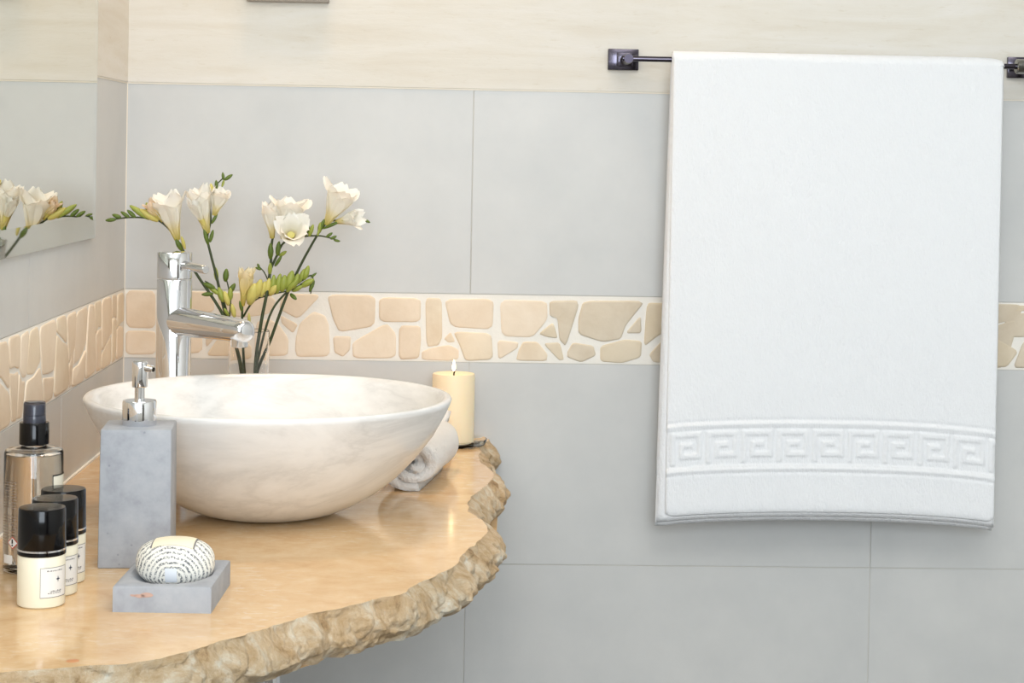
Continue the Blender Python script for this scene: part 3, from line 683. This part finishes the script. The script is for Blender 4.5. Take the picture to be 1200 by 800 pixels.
m_wrap = Mat('printed_wrapper', (240, 238, 230), 0.55)
tc = m_wrap.n('ShaderNodeTexCoord'); vm = m_wrap.n('ShaderNodeVectorMath', operation='DISTANCE'); vm.inputs[1].default_value = (0.002, -0.030, -0.012)
m_wrap.l(tc, 'Object', vm, 0)
ws = m_wrap.n('ShaderNodeMath', operation='MULTIPLY'); ws.inputs[1].default_value = 230.0; mpd = m_wrap.coord(); nzd = m_wrap.noise(mpd, 60, 3, 0.6)
sd_n = m_wrap.n('ShaderNodeMath', operation='MULTIPLY_ADD'); sd_n.inputs[1].default_value = 0.006; m_wrap.l(nzd, 'Fac', sd_n, 0); m_wrap.l(vm, 'Value', sd_n, 2); m_wrap.l(sd_n, 0, ws, 0)
fr = m_wrap.n('ShaderNodeMath', operation='FRACT'); m_wrap.l(ws, 0, fr, 0)
st = m_wrap.ramp(fr, 0, [(0.0, (0, 0, 0)), (0.42, (0, 0, 0)), (0.50, (1, 1, 1)), (0.90, (1, 1, 1)), (0.98, (0, 0, 0))])
mpw = m_wrap.coord(); nzw = m_wrap.noise(mpw, 620, 2, 0.6); tx = m_wrap.ramp(nzw, 'Fac', [(0.42, (0.05, 0.05, 0.05)), (0.58, (1, 1, 1))])
mul = m_wrap.n('ShaderNodeMath', operation='MULTIPLY'); m_wrap.l(st, 0, mul, 0); m_wrap.l(tx, 0, mul, 1)
paper = m_wrap.n('ShaderNodeRGB'); paper.outputs[0].default_value = rgb(240, 237, 228)
ink = m_wrap.n('ShaderNodeRGB'); ink.outputs[0].default_value = rgb(98, 102, 106)
mx = m_wrap.mix(paper, 0, ink, 0, mul, 0); m_wrap.color(mx, MIXOUT)
bmp = m_wrap.bump(fr, 0, 0.35, 0.0012)
SL = Vector((0.0015, 0.001, HD - 0.0120)); soap = empty('wrapped_soap', sd_c + Matrix.Rotation(SDA, 3, 'Z') @ SL, SDA)
tag(soap, 'round soap in a pleated white wrapper printed with text on the concrete dish', 'soap')
SA, SB, SH = 0.0365, 0.0300, 0.0215
vs, fs = [], []; NU, NV = 72, 30
def soap_pt(u, v, s=1.0):
    e = lambda t, p: math.copysign(abs(t) ** p, t)
    cz, sz = math.cos(v), math.sin(v)
    return Vector((SA * s * e(cz, 0.72) * math.cos(u), SB * s * e(cz, 0.72) * math.sin(u), SH * s * e(sz, 0.82) + SH))
for j in range(NV + 1):
    v = -PI / 2 + PI * j / NV
    for i in range(NU):
        u = 2 * PI * i / NU; p = soap_pt(u, v); vs.append(p * 1.0 - Vector((0, 0, 0)))
for j in range(NV):
    for i in range(NU):
        k = (i + 1) % NU; fs.append((j * NU + i, j * NU + k, (j + 1) * NU + k, (j + 1) * NU + i))
body = mesh('wrapper', [v - Vector((0, 0, SH)) for v in vs], fs, m_wrap, soap, smooth=True); body.location = (0, 0, SH)
def soap_patch(name, fx0, fx1, fn, mat, lift, nn=10):
    vs, fs = [], []
    for j in range(nn + 1):
        for i in range(nn + 1):
            vs.append(fn(fx0 + (fx1 - fx0) * i / nn, j / nn, lift))
    for j in range(nn):
        for i in range(nn): a = j * (nn + 1) + i; fs.append((a, a + 1, a + nn + 2, a + nn + 1))
    return mesh(name, vs, fs, mat, soap, smooth=True)
def surf(x, y, lift):
    """height of the soap surface above a point, seen from the top"""
    r = min(0.999, math.hypot(x / SA, y / SB)); cz = r ** (1 / 0.72); sz = math.sqrt(max(0, 1 - cz * cz))
    return Vector((x, y, SH + SH * sz ** 0.82 + lift))
soap_patch('band_edge', -0.0205, 0.0205, lambda x, t, l: surf(x, -SB * 0.60 + t * SB * 1.45, l), m_ink, 0.00035)
soap_patch('paper_band', -0.0190, 0.0190, lambda x, t, l: surf(x, -SB * 0.64 + t * SB * 1.5, l), Mat('cream_label', (244, 234, 208), 0.6), 0.0007)
def front(x, t, l):
    v = -0.62 + 0.62 * t; cz = abs(math.cos(v)) ** 0.72; y = -SB * math.sqrt(max(0, cz * cz - (x / SA) ** 2)); s = math.copysign(abs(math.sin(v)) ** 0.82, math.sin(v))
    return Vector((x, y - l, SH + SH * s))
soap_patch('seal', -0.0045, 0.0065, front, Mat('seal_paper', (226, 230, 236), 0.6), 0.0006)

# ------------------------------------------------------------------ toiletry bottles
def cyl_patch(name, r, a0, a1, z0, z1, mat, parent, nn=14):
    vs, fs = [], []
    for i in range(nn + 1):
        a = a0 + (a1 - a0) * i / nn; vs += [(r * math.cos(a), r * math.sin(a), z0), (r * math.cos(a), r * math.sin(a), z1)]
    for i in range(nn): fs.append((2 * i, 2 * i + 2, 2 * i + 3, 2 * i + 1))
    return mesh(name, vs, fs, mat, parent, smooth=True)
def cyl_strokes(name, r, strokes, mat, parent):
    """strokes: (angle0, angle1, z0, z1) joined into one printed mark"""
    vs, fs = [], []
    for a0, a1, z0, z1 in strokes:
        nn = max(1, int(abs(a1 - a0) / 0.12)); k = len(vs)
        for i in range(nn + 1):
            a = a0 + (a1 - a0) * i / nn; vs += [(r * math.cos(a), r * math.sin(a), z0), (r * math.cos(a), r * math.sin(a), z1)]
        for i in range(nn): fs.append((k + 2 * i, k + 2 * i + 2, k + 2 * i + 3, k + 2 * i + 1))
    return mesh(name, vs, fs, mat, parent)
RB = 0.0215
def text_strokes(rnd, a0, a1, z, h, step):
    out = []; a = a0
    while a < a1:
        b = a + rnd.uniform(0.5, 1.2) * step; out.append((a, min(b, a1), z, z + h * rnd.uniform(.5, 1))); a = b + step * 0.4
    return out
def mini_bottle(label, loc, rz):
    root = empty('cosmetic_bottle', loc, rz); tag(root, label, 'bottle', 'small black capped bottles')
    lathe('body', [(0.0, 0.0), (0.0195, 0.0), (0.0212, 0.0012), (RB, 0.003), (RB, 0.0455), (0.0208, 0.0468), (0.0, 0.047)], m_cream, root, 48)
    cp = lathe('cap', [(0.0, 0.0468), (0.0214, 0.0468), (0.0219, 0.0475), (0.0219, 0.0500), (0.0216, 0.0503), (0.0216, 0.0525), (0.0218, 0.0528), (0.0212, 0.0880), (0.0205, 0.0893), (0.0, 0.0896)], m_black, root, 48)
    lathe('silver_ring', [(0.02175, 0.0506), (0.0221, 0.0508), (0.0221, 0.0524), (0.02175, 0.0526)], m_silver, cp, 48)
    a0, a1, z0, z1 = -PI / 2 + 0.02, -PI / 2 + 1.35, 0.0100, 0.0375
    lb = cyl_patch('label', RB + 0.0002, a0, a1, z0, z1, m_label, root)
    t = 0.0005; ta = 0.018
    cyl_strokes('label_border', RB + 0.0004, [(a0, a1, z0, z0 + t), (a0, a1, z1 - t, z1), (a0, a0 + ta, z0, z1), (a1 - ta, a1, z0, z1)], m_ink, lb)
    rnd = random.Random(2); c = (a0 + a1) / 2 + 0.12; st = []
    st += text_strokes(rnd, a0 + 0.28, a1 - 0.28, 0.0338, 0.0012, 0.06)
    st += text_strokes(rnd, a0 + 0.42, a1 - 0.35, 0.0150, 0.0016, 0.05)
    st += text_strokes(rnd, a0 + 0.32, a1 - 0.4, 0.0136, 0.0009, 0.08)
    cyl_strokes('print', RB + 0.0004, st, m_ink, lb)
    # small four-pointed emblem
    vs, fs = [], []; zc = 0.0265
    pts = []
    for k in range(8):
        r = 0.0030 if k % 2 == 0 else 0.0010; a = PI / 4 * k; pts.append((c + r * math.cos(a) / RB * 0.8, zc + r * math.sin(a)))
    mesh('emblem', [((RB + 0.0005) * math.cos(a), (RB + 0.0005) * math.sin(a), z) for a, z in pts], [tuple(range(8))], m_slate, lb)
    return root
MB = [(0.1087, -1.0453, 0.85), (0.1107, -0.9993, 0.85), (0.1083, -0.949, 0.85)]
for lab, loc in zip(('small cream bottle with black cap nearest the front corner', 'small cream bottle with black cap between two alike bottles', 'small cream bottle with black cap farthest back beside the clear spray bottle'), MB):
    mini_bottle(lab, loc, 0.14)

sb_loc = (0.0692, -0.9015, 0.85)
SR = 0.0287
spr = empty('spray_bottle', sb_loc); spr.scale = (1, 1, 0.897); tag(spr, 'clear round spray bottle with black collar by the left wall', 'bottle')
lathe('flask', [(0.0, 0.0), (SR - 0.003, 0.0), (SR - 0.0008, 0.001), (SR, 0.003), (SR, 0.1300), (SR - 0.001, 0.1330), (SR - 0.004, 0.1348), (0.0135, 0.1362), (0.0122, 0.1372), (0.0122, 0.1400), (0.0102, 0.1400), (0.0102, 0.1345), (SR - 0.005, 0.1325), (SR - 0.0018, 0.1295), (SR - 0.0018, 0.006), (SR - 0.004, 0.0045), (0.0, 0.0045)], m_glass, spr, 72)
lathe('perfume', [(0.0, 0.0047), (SR - 0.004, 0.0048), (SR - 0.0016, 0.0066), (SR - 0.0016, 0.1285), (0.0, 0.1285)], m_liquid, spr, 72)
tube('dip_tube', [(0.0, 0.0, 0.012), (0.001, 0, 0.07), (0.0, 0, 0.1385)], 0.0016, m_clearcap, spr, 10)
lathe('collar', [(0.0, 0.1392), (0.0140, 0.1392), (0.0145, 0.1398), (0.0145, 0.1622), (0.0139, 0.1632), (0.0, 0.1632)], m_black, spr, 40)
hd = lathe('spray_head', [(0.0, 0.1630), (0.0100, 0.1630), (0.0100, 0.1690), (0.0094, 0.1706), (0.0082, 0.1712), (0.0080, 0.1815), (0.0071, 0.1828), (0.0, 0.1830)], m_slate, spr, 36)
lathe('clear_overcap', [(0.0112, 0.1634), (0.0106, 0.1845), (0.0098, 0.1858), (0.0, 0.1861), (0.0, 0.1853), (0.0092, 0.1850), (0.0099, 0.1838), (0.0105, 0.1634)], m_clearcap, hd, 36)
ang = lambda px: -PI / 2 + 0.214 + math.asin(max(-1, min(1, px)))
a_ = ang(0.62); rr = SR + 0.0004
fr_ = cyl_patch('label', SR + 0.00015, a_, a_ + 0.95, 0.022, 0.1065, Mat('cream_label_film', (236, 232, 214), 0.5), spr)
cyl_strokes('label_border', rr, [(a_, a_ + 0.036, 0.020, 0.1080), (a_, a_ + 0.97, 0.1065, 0.1080)], m_inkb, fr_)
rnd = random.Random(4); st = []
zz = 0.100
m_faint = Mat('faint_ink', (150, 132, 116), 0.7)
while zz > 0.030:
    if not (0.064 < zz < 0.069): st += text_strokes(rnd, ang(-0.97), ang(-0.55), zz, 0.0017, 0.05)
    zz -= 0.0031
cyl_strokes('fine_print', rr, st, m_faint, spr)
hz_a, hz_z, hs = ang(-0.66), 0.0350, 0.0070
def diamond(name, s, mat, rad, parent):
    pts = [(0, s), (s, 0), (0, -s), (-s, 0)]
    return mesh(name, [((rad) * math.cos(hz_a + p / SR), rad * math.sin(hz_a + p / SR), hz_z + q) for p, q in pts], [(0, 1, 2, 3)], mat, parent)
hzo = diamond('hazard_mark', hs, m_red, rr, spr); diamond('hazard_field', hs * 0.8, m_label, rr + 0.0002, hzo)
da = 0.0009 / SR
cyl_strokes('exclamation_mark', rr + 0.0004, [(hz_a - da, hz_a + da, hz_z - 0.0008, hz_z + 0.0040), (hz_a - da, hz_a + da, hz_z - 0.0036, hz_z - 0.0018)], m_inkb, hzo)
cyl_patch('price_sticker', rr, ang(-0.40), ang(-0.03), 0.048, 0.0585, m_label, spr, 6)
cyl_patch('batch_sticker', rr, ang(-0.93), ang(-0.66), 0.0115, 0.0210, m_label, spr, 6)

# ------------------------------------------------------------------ thing on the wall cut by the top of the picture
fo = empty('wall_frame', (0.2315, 0.0, 1.4835)); tag(fo, 'slim taupe frame hung on the beige wall, cut by the top edge', 'frame')
box('frame_bottom', (-0.0595, -0.014, 0.0), (0.0595, -0.0016, 0.012), m_frame, fo, bevel=0.001)
box('frame_top', (-0.0595, -0.014, 0.108), (0.0595, -0.0016, 0.120), m_frame, fo, bevel=0.001)
for s in (-1, 1): box('frame_side', (s * 0.0535 - 0.006, -0.0138, 0.0121), (s * 0.0535 + 0.006, -0.0016, 0.1079), m_frame, fo, bevel=0.001)
box('panel', (-0.0474, -0.006, 0.0122), (0.0474, -0.0016, 0.1078), m_white, fo)

# ------------------------------------------------------------------ glass vase with freesias
VX, VY, VR = 0.2035, -0.200, 0.0275
vase = empty('glass_vase', (VX, VY, TH)); tag(vase, 'clear glass cylinder vase of freesias behind the basin', 'vase')
lathe('glass', [(0.0, 0.0), (VR - 0.003, 0.0), (VR - 0.001, 0.001), (VR - 0.0005, 0.003), (VR, 0.173), (VR - 0.0006, 0.1738), (VR - 0.0014, 0.173), (VR - 0.0020, 0.008), (VR - 0.004, 0.006), (0.0, 0.006)], m_glass, vase, 56)
lathe('water', [(0.0, 0.0063), (VR - 0.0042, 0.0063), (VR - 0.0018, 0.0082), (VR - 0.0016, 0.085), (0.0, 0.085)], m_water, vase, 56)

bud_cache = {}
def bud_mesh(kind):
    if kind in bud_cache: return bud_cache[kind]
    n = 8; prof = [(0.0, -0.02), (0.10, 0.05), (0.17, 0.25), (0.195, 0.5), (0.15, 0.76), (0.07, 0.95), (0.0, 1.0)]
    vs, fs, rings = [], [], []
    for r, z in prof:
        k = len(vs)
        if r < 1e-6: vs.append((0, 0, z)); rings.append([k])
        else: vs += [(r * math.cos(2 * PI * i / n), r * math.sin(2 * PI * i / n), z) for i in range(n)]; rings.append(list(range(k, k + n)))
    for a, b in zip(rings, rings[1:]):
        for i in range(n):
            j = (i + 1) % n
            if len(a) == 1: fs.append((a[0], b[j], b[i]))
            elif len(b) == 1: fs.append((a[i], a[j], b[0]))
            else: fs.append((a[i], a[j], b[j], b[i]))
    me = bpy.data.meshes.new('bud'); me.from_pydata(vs, [], fs); me.polygons.foreach_set('use_smooth', [True] * len(fs))
    me.materials.append({'g': m_budg, 'y': m_budy, 'd': m_bract}[kind].m); bud_cache[kind] = me; return me
def zmat(p, d, s):
    d = Vector(d).normalized(); q = d.to_track_quat('Z', 'Y'); return Matrix.Translation(p) @ q.to_matrix().to_4x4() @ Matrix.Diagonal((s[0], s[0], s[1], 1)) if hasattr(s, '__len__') else Matrix.Translation(p) @ q.to_matrix().to_4x4() @ Matrix.Scale(s, 4)
def add_bud(root, base, tip, kind='g', fat=1.0):
    """bud from its base point to its tip, given in world space"""
    b, t = Vector(base), Vector(tip); t = b + (t - b) * random.uniform(0.85, 1.08) + Vector((random.uniform(-.002, .002), 0, random.uniform(-.001, .001))); fat *= random.uniform(0.85, 1.2); L = (t - b).length
    o = bpy.data.objects.new('bud', bud_mesh(kind)); COL.objects.link(o); o.parent = root
    o.matrix_local = root_inv(root) @ zmat(b, t - b, (L * fat, L)); return o
def root_inv(root): return Matrix.Translation(-root.location)
def petal_mesh(L, W, r0, R, flare, mat, seed):
    rnd = random.Random(seed); ns, nt = 12, 8; vs, fs, al = [], [], []
    lift = rnd.uniform(-0.06, 0.06); curl = flare * rnd.uniform(0.7, 1.25); ph = rnd.uniform(0, 6)
    for i in range(ns + 1):
        s = i / ns; e = s * s * (3 - 2 * s)
        rad = r0 + (R - r0) * (0.35 * s + 0.65 * e) + curl * max(0, s - 0.6) ** 2 * L * 1.3 + lift * L * s * s
        if s < 0.3: wid = W * (0.20 + 0.9 * s)
        else: wid = W * (0.47 + 0.53 * min(1, (s - 0.3) / 0.35) ** 0.8)
        if s > 0.68: wid *= max(0.12, (1 - ((s - 0.68) / 0.32) ** 2.4)) ** 0.5
        z = L * s - curl * max(0, s - 0.6) ** 2 * L * 0.5
        for j in range(nt + 1):
            t = -1 + 2 * j / nt; x = wid * t
            cup = -0.42 * (x * x) / max(rad, 0.45 * W)          # wrap around the flower's axis
            ruf = 0.10 * W * math.sin(t * 4.5 + ph) * s ** 3
            notch = -0.05 * L * math.cos(t * PI * 1.5) * max(0, s - 0.85) / 0.15 * 0.6
            vs.append((rad + cup + ruf, x, z + notch - 0.05 * L * abs(t) ** 2 * (1 if s > .8 else 0))); al.append(s)
    for i in range(ns):
        for j in range(nt):
            a = i * (nt + 1) + j; fs.append((a, a + 1, a + nt + 2, a + nt + 1))
    me = bpy.data.meshes.new('petal'); me.from_pydata(vs, [], fs); me.polygons.foreach_set('use_smooth', [True] * len(fs))
    at = me.attributes.new('along', 'FLOAT', 'POINT'); at.data.foreach_set('value', al); me.materials.append(mat.m); return me
def add_flower(root, base, tip, R=0.017, flare=1.0, mat=None, seed=0, open_=1.0):
    R *= 1.12; b, t = Vector(base), Vector(tip); L = (t - b).length; mat = mat or m_petal
    fl = lathe('flower', [(0.0, 0.0), (0.0022, 0.001), (0.0030, L * 0.12), (0.0042, L * 0.26), (0.0052, L * 0.34), (0.0046, L * 0.335), (0.0, L * 0.20)], m_budy if mat is not m_petal else m_tubem, root, 14, deg=80)
    fl.matrix_local = root_inv(root) @ zmat(b, t - b, 1.0)
    rnd = random.Random(seed)
    for k in range(6):
        inner = k % 2; Rk = R * (0.78 if inner else 1.0) * open_
        me = petal_mesh(L * rnd.uniform(0.92, 1.04) * (0.97 if inner else 1.0), R * 0.86, 0.0026, Rk, flare * (0.5 if inner else 1.0), mat, seed * 10 + k)
        o = bpy.data.objects.new('petal', me); COL.objects.link(o); o.parent = fl
        o.rotation_euler = (0, 0, 2 * PI * k / 6 + rnd.uniform(-.1, .1) + seed)
    return fl
m_tubem = Mat('flower_tube', (214, 202, 120), 0.5)
def freesia(label, paths, flowers, buds, bracts=()):
    base = Vector(paths[0][0][0]); root = empty('freesia_stem', base); tag(root, label, 'flower', 'white freesias in the glass vase')
    for pts, r0, r1 in paths:
        c = catmull(pts, 6); n = len(c); vs, fs = tube_data([p - base for p in c], [r0 + (r1 - r0) * i / (n - 1) for i in range(n)], 8)
        mesh('stem' if pts is paths[0][0] else 'side_stem', vs, fs, m_stem, root, smooth=True)
    for k, f in enumerate(flowers): add_flower(root, *f)
    for b in buds: add_bud(root, *b)
    for b in bracts: add_bud(root, b[0], b[1], 'd', b[2] if len(b) > 2 else 0.8).name = 'bract'
    return root
V0 = (VX, VY)
# leftmost, bending over towards the mirror
freesia('white freesia stem bending far left behind the tap',
    [([(0.2157, -0.2050, 0.8643), (0.1956, -0.2050, 0.9718), (0.1704, -0.2050, 1.0409), (0.1305, -0.2050, 1.1015), (0.1109, -0.2080, 1.1360), (0.1007, -0.2100, 1.1532), (0.0825, -0.2120, 1.1702), (0.0611, -0.2140, 1.1745), (0.0383, -0.2140, 1.1741), (0.0133, -0.2140, 1.1702)], 0.0024, 0.0009)],
    [((0.1064, -0.2090, 1.1451), (0.0903, -0.2220, 1.2107), 0.0185, 0.55, None, 1, 0.95), ((0.0870, -0.2120, 1.1703), (0.0666, -0.2220, 1.1966), 0.008, 0.2, m_petalp, 2, 0.6)],
    [((0.0813, -0.2120, 1.1702), (0.0590, -0.2160, 1.1848), 'y', 0.85), ((0.0699, -0.2120, 1.1723), (0.0438, -0.2140, 1.1891), 'g', 0.8), ((0.0686, -0.2120, 1.1803), (0.0617, -0.2060, 1.1961), 'g', 1.3), ((0.0508, -0.2140, 1.1743), (0.0393, -0.2140, 1.1844), 'd', 1.1),
     ((0.0428, -0.2140, 1.1742), (0.0290, -0.2140, 1.1831), 'd', 1.1), ((0.0315, -0.2140, 1.1740), (0.0189, -0.2140, 1.1795), 'd', 1.1), ((0.0247, -0.2140, 1.1716), (0.0099, -0.2140, 1.1702), 'd', 0.9), ((0.1173, -0.2120, 1.1328), (0.1116, -0.2220, 1.1504), 'y', 0.7)],
    [((0.1133, -0.2080, 1.1302), (0.1048, -0.2140, 1.1488), 0.9)])
freesia('white freesia stem with two flowers rising right of the tap',
    [([(0.2078, -0.1960, 0.8628), (0.1910, -0.1960, 0.9789), (0.1716, -0.1960, 1.0401), (0.1581, -0.1960, 1.0944), (0.1496, -0.1960, 1.1256), (0.1447, -0.1960, 1.1487), (0.1489, -0.1960, 1.1719), (0.1474, -0.1960, 1.1950), (0.1529, -0.1960, 1.2159), (0.1653, -0.1960, 1.2300)], 0.0024, 0.0008),
     ([(0.1776, -0.1960, 1.0251), (0.1683, -0.2000, 1.0636), (0.1547, -0.2040, 1.0822), (0.1434, -0.2060, 1.0902)], 0.0013, 0.0008), ([(0.1752, -0.1960, 1.0332), (0.1763, -0.1900, 1.0652), (0.1686, -0.1880, 1.0975)], 0.0013, 0.0008)],
    [((0.1446, -0.1960, 1.1544), (0.1312, -0.2060, 1.2192), 0.0165, 0.45, None, 3, 0.9), ((0.1532, -0.1940, 1.1788), (0.1637, -0.2000, 1.2174), 0.0125, 0.55, None, 4, 0.9), ((0.1436, -0.1980, 1.1603), (0.1248, -0.2160, 1.2020), 0.008, 0.4, None, 5, 0.7)],
    [((0.1507, -0.1960, 1.2090), (0.1473, -0.1980, 1.2228), 'y', 0.9), ((0.1563, -0.1960, 1.2148), (0.1538, -0.1960, 1.2287), 'd', 1.0), ((0.1632, -0.1960, 1.2173), (0.1665, -0.1960, 1.2289), 'g', 0.9), ((0.1653, -0.1960, 1.2266), (0.1640, -0.1960, 1.2370), 'd', 1.1), ((0.1665, -0.1960, 1.2266), (0.1779, -0.1960, 1.2349), 'd', 1.0),
     ((0.1580, -0.1940, 1.0896), (0.1574, -0.1920, 1.1081), 'g'), ((0.1688, -0.1880, 1.0882), (0.1708, -0.1880, 1.1069), 'd'), ((0.1736, -0.1880, 1.0720), (0.1824, -0.1860, 1.0883), 'd'), ((0.1571, -0.2040, 1.0799), (0.1389, -0.2060, 1.0878), 'd'), ((0.1627, -0.2020, 1.0717), (0.1501, -0.2040, 1.0821), 'g'),
     ((0.1683, -0.2000, 1.0613), (0.1614, -0.2020, 1.0810), 'g'), ((0.1753, -0.2000, 1.0567), (0.1686, -0.2040, 1.0766), 'y'), ((0.1775, -0.2000, 1.0637), (0.1754, -0.2040, 1.0848), 'g'), ((0.1834, -0.1980, 1.0405), (0.1803, -0.2040, 1.0618), 'y', 0.9), ((0.1549, -0.2040, 1.0729), (0.1394, -0.2080, 1.0718), 'd'), ((0.1753, -0.1980, 1.0427), (0.1689, -0.2040, 1.0546), 'g')],
    [((0.1460, -0.1960, 1.1383), (0.1415, -0.2000, 1.1615)), ((0.1482, -0.1960, 1.1418), (0.1522, -0.1940, 1.1626)), ((0.1501, -0.1960, 1.1673), (0.1554, -0.1940, 1.1812))])
freesia('short freesia stem with one pale yellow half-open flower',
    [([(0.2104, -0.1880, 0.8616), (0.1975, -0.1900, 0.9608), (0.1933, -0.1920, 1.0250), (0.1930, -0.1940, 1.0577)], 0.0022, 0.0014),
     ([(0.1942, -0.1920, 1.0413), (0.2093, -0.1960, 1.0639), (0.2323, -0.1960, 1.0724), (0.2597, -0.1940, 1.0796), (0.2778, -0.1920, 1.0914)], 0.0015, 0.0008)],
    [((0.1931, -0.1940, 1.0565), (0.2016, -0.2060, 1.1108), 0.0105, 0.3, m_petaly, 6, 0.75)],
    [((0.2027, -0.1980, 1.0581), (0.2106, -0.2120, 1.0905), 'y', 1.05), ((0.2106, -0.1980, 1.0664), (0.2184, -0.2100, 1.0928), 'y', 1.05), ((0.2187, -0.1980, 1.0688), (0.2260, -0.2060, 1.0938), 'y'), ((0.2255, -0.1980, 1.0713), (0.2315, -0.2040, 1.0973), 'y'), ((0.2336, -0.1980, 1.0725), (0.2370, -0.2020, 1.0995), 'g', 0.9),
     ((0.2393, -0.1980, 1.0738), (0.2450, -0.2020, 1.1043), 'g'), ((0.2462, -0.1980, 1.0762), (0.2531, -0.2020, 1.1021), 'g'), ((0.2529, -0.1960, 1.0785), (0.2620, -0.2000, 1.1091), 'g'), ((0.2304, -0.2000, 1.0715), (0.2428, -0.2120, 1.0876), 'y'), ((0.2621, -0.1960, 1.0810), (0.2713, -0.2000, 1.1046), 'g'), ((0.2532, -0.1980, 1.0763), (0.2663, -0.2060, 1.0933), 'g'),
     ((0.2027, -0.1940, 1.0311), (0.2019, -0.2000, 1.0479), 'y', 0.8)],
    [((0.1931, -0.1930, 1.0471), (0.1911, -0.1980, 1.0638))])
freesia('white freesia stem with a cluster of blooms at the centre',
    [([(0.2181, -0.2060, 0.8645), (0.2130, -0.2060, 0.9687), (0.2198, -0.2040, 1.0346), (0.2270, -0.2020, 1.0762), (0.2309, -0.2000, 1.1109), (0.2316, -0.2000, 1.1364), (0.2337, -0.2000, 1.1526)], 0.0026, 0.0016),
     ([(0.2298, -0.2000, 1.1039), (0.2399, -0.2000, 1.1272), (0.2488, -0.2000, 1.1436), (0.2683, -0.2000, 1.1509), (0.2935, -0.1980, 1.1535), (0.3120, -0.1980, 1.1504), (0.3225, -0.1980, 1.1470)], 0.0018, 0.0008),
     ([(0.2279, -0.2020, 1.0924), (0.2224, -0.2060, 1.1042), (0.2156, -0.2080, 1.1111)], 0.001, 0.0007)],
    [((0.2326, -0.2000, 1.1491), (0.2301, -0.2060, 1.2013), 0.0115, 0.5, None, 7, 0.9), ((0.2476, -0.2000, 1.1482), (0.2585, -0.2040, 1.2087), 0.0185, 0.75, None, 8, 1.0), ((0.2568, -0.2000, 1.1472), (0.2632, -0.2380, 1.1696), 0.0165, 1.0, None, 9, 1.05)],
    [((0.2763, -0.2000, 1.1522), (0.2784, -0.2020, 1.1766), 'd', 0.9), ((0.2821, -0.2000, 1.1523), (0.2889, -0.2020, 1.1698), 'g', 1.1), ((0.2935, -0.1980, 1.1524), (0.2956, -0.1980, 1.1628), 'g'), ((0.3051, -0.1980, 1.1514), (0.3130, -0.1980, 1.1585), 'd'), ((0.3109, -0.1980, 1.1492), (0.3200, -0.1980, 1.1540), 'd'), ((0.3155, -0.1980, 1.1481), (0.3248, -0.1980, 1.1471), 'd'),
     ((0.2168, -0.2080, 1.1088), (0.2144, -0.2080, 1.1157), 'd', 1.2), ((0.2191, -0.2080, 1.1066), (0.2110, -0.2080, 1.1099), 'd', 1.2), ((0.2299, -0.2000, 1.0993), (0.2314, -0.2060, 1.1159), 'g'), ((0.2422, -0.2000, 1.1250), (0.2538, -0.2020, 1.1334), 'g')],
    [((0.2307, -0.2000, 1.1202), (0.2329, -0.2030, 1.1470)), ((0.2399, -0.2000, 1.1249), (0.2421, -0.2030, 1.1460)), ((0.2366, -0.2000, 1.1110), (0.2482, -0.2030, 1.1287)), ((0.2649, -0.2000, 1.1485), (0.2764, -0.2020, 1.1557))])
freesia('white freesia stem leaning far right with a big bloom',
    [([(0.2213, -0.1920, 0.8623), (0.2118, -0.1920, 0.9519), (0.2315, -0.1900, 1.0102), (0.2523, -0.1880, 1.0709), (0.2689, -0.1860, 1.1095), (0.2847, -0.1860, 1.1400), (0.2971, -0.1860, 1.1612), (0.3074, -0.1860, 1.1719), (0.3224, -0.1860, 1.1745)], 0.0024, 0.0012),
     ([(0.2128, -0.1940, 0.9731), (0.2300, -0.1920, 1.0430), (0.2502, -0.1900, 1.0734), (0.2706, -0.1880, 1.0898), (0.2865, -0.1860, 1.0981), (0.2846, -0.1860, 1.0736)], 0.0018, 0.0008)],
    [((0.3040, -0.1860, 1.1683), (0.3315, -0.1960, 1.2226), 0.0185, 0.6, None, 10, 0.95), ((0.3178, -0.1860, 1.1721), (0.3535, -0.2060, 1.1803), 0.0105, 0.5, None, 11, 0.9)],
    [((0.2683, -0.1880, 1.0875), (0.2763, -0.1900, 1.1064), 'g'), ((0.2752, -0.1880, 1.0922), (0.2820, -0.1900, 1.1111), 'g'), ((0.2594, -0.1900, 1.0770), (0.2758, -0.1940, 1.0857), 'g', 0.9), ((0.2709, -0.1900, 1.0830), (0.2884, -0.1940, 1.0940), 'g', 1.0), ((0.2842, -0.1860, 1.0957), (0.2934, -0.1860, 1.1029), 'd', 1.0),
     ((0.2889, -0.1860, 1.0923), (0.2845, -0.1860, 1.0771), 'd'), ((0.2571, -0.1900, 1.0735), (0.2647, -0.1960, 1.0671), 'd'), ((0.3551, -0.1900, 1.1763), (0.3633, -0.1900, 1.1718), 'd', 1.1), ((0.2949, -0.1860, 1.1565), (0.2972, -0.1900, 1.1719), 'g')],
    [((0.2937, -0.1860, 1.1565), (0.3029, -0.1900, 1.1766)), ((0.2994, -0.1860, 1.1624), (0.3273, -0.1900, 1.1758), 0.5)])

# ------------------------------------------------------------------ two recessed warm spots over the basin
for i, (x, y) in enumerate(((0.22, -0.16), (0.42, -0.16))):
    root = empty('ceiling_spot', (x, y, 2.5)); tag(root, ('recessed warm ceiling spot over the basin, nearer the mirror', 'recessed warm ceiling spot over the basin, nearer the towel')[i], 'ceiling lamp', 'ceiling spots')
    lathe('bezel', [(0.036, -0.001), (0.046, -0.001), (0.046, -0.006), (0.036, -0.004)], m_chrome, root, 32)
    l = area('spot_light', (x, y, 2.49), (0, 0, 0), 0.07, 0.07, 0.9, (1.0, 0.69, 0.42), spread=math.radians(80), shape='DISK')
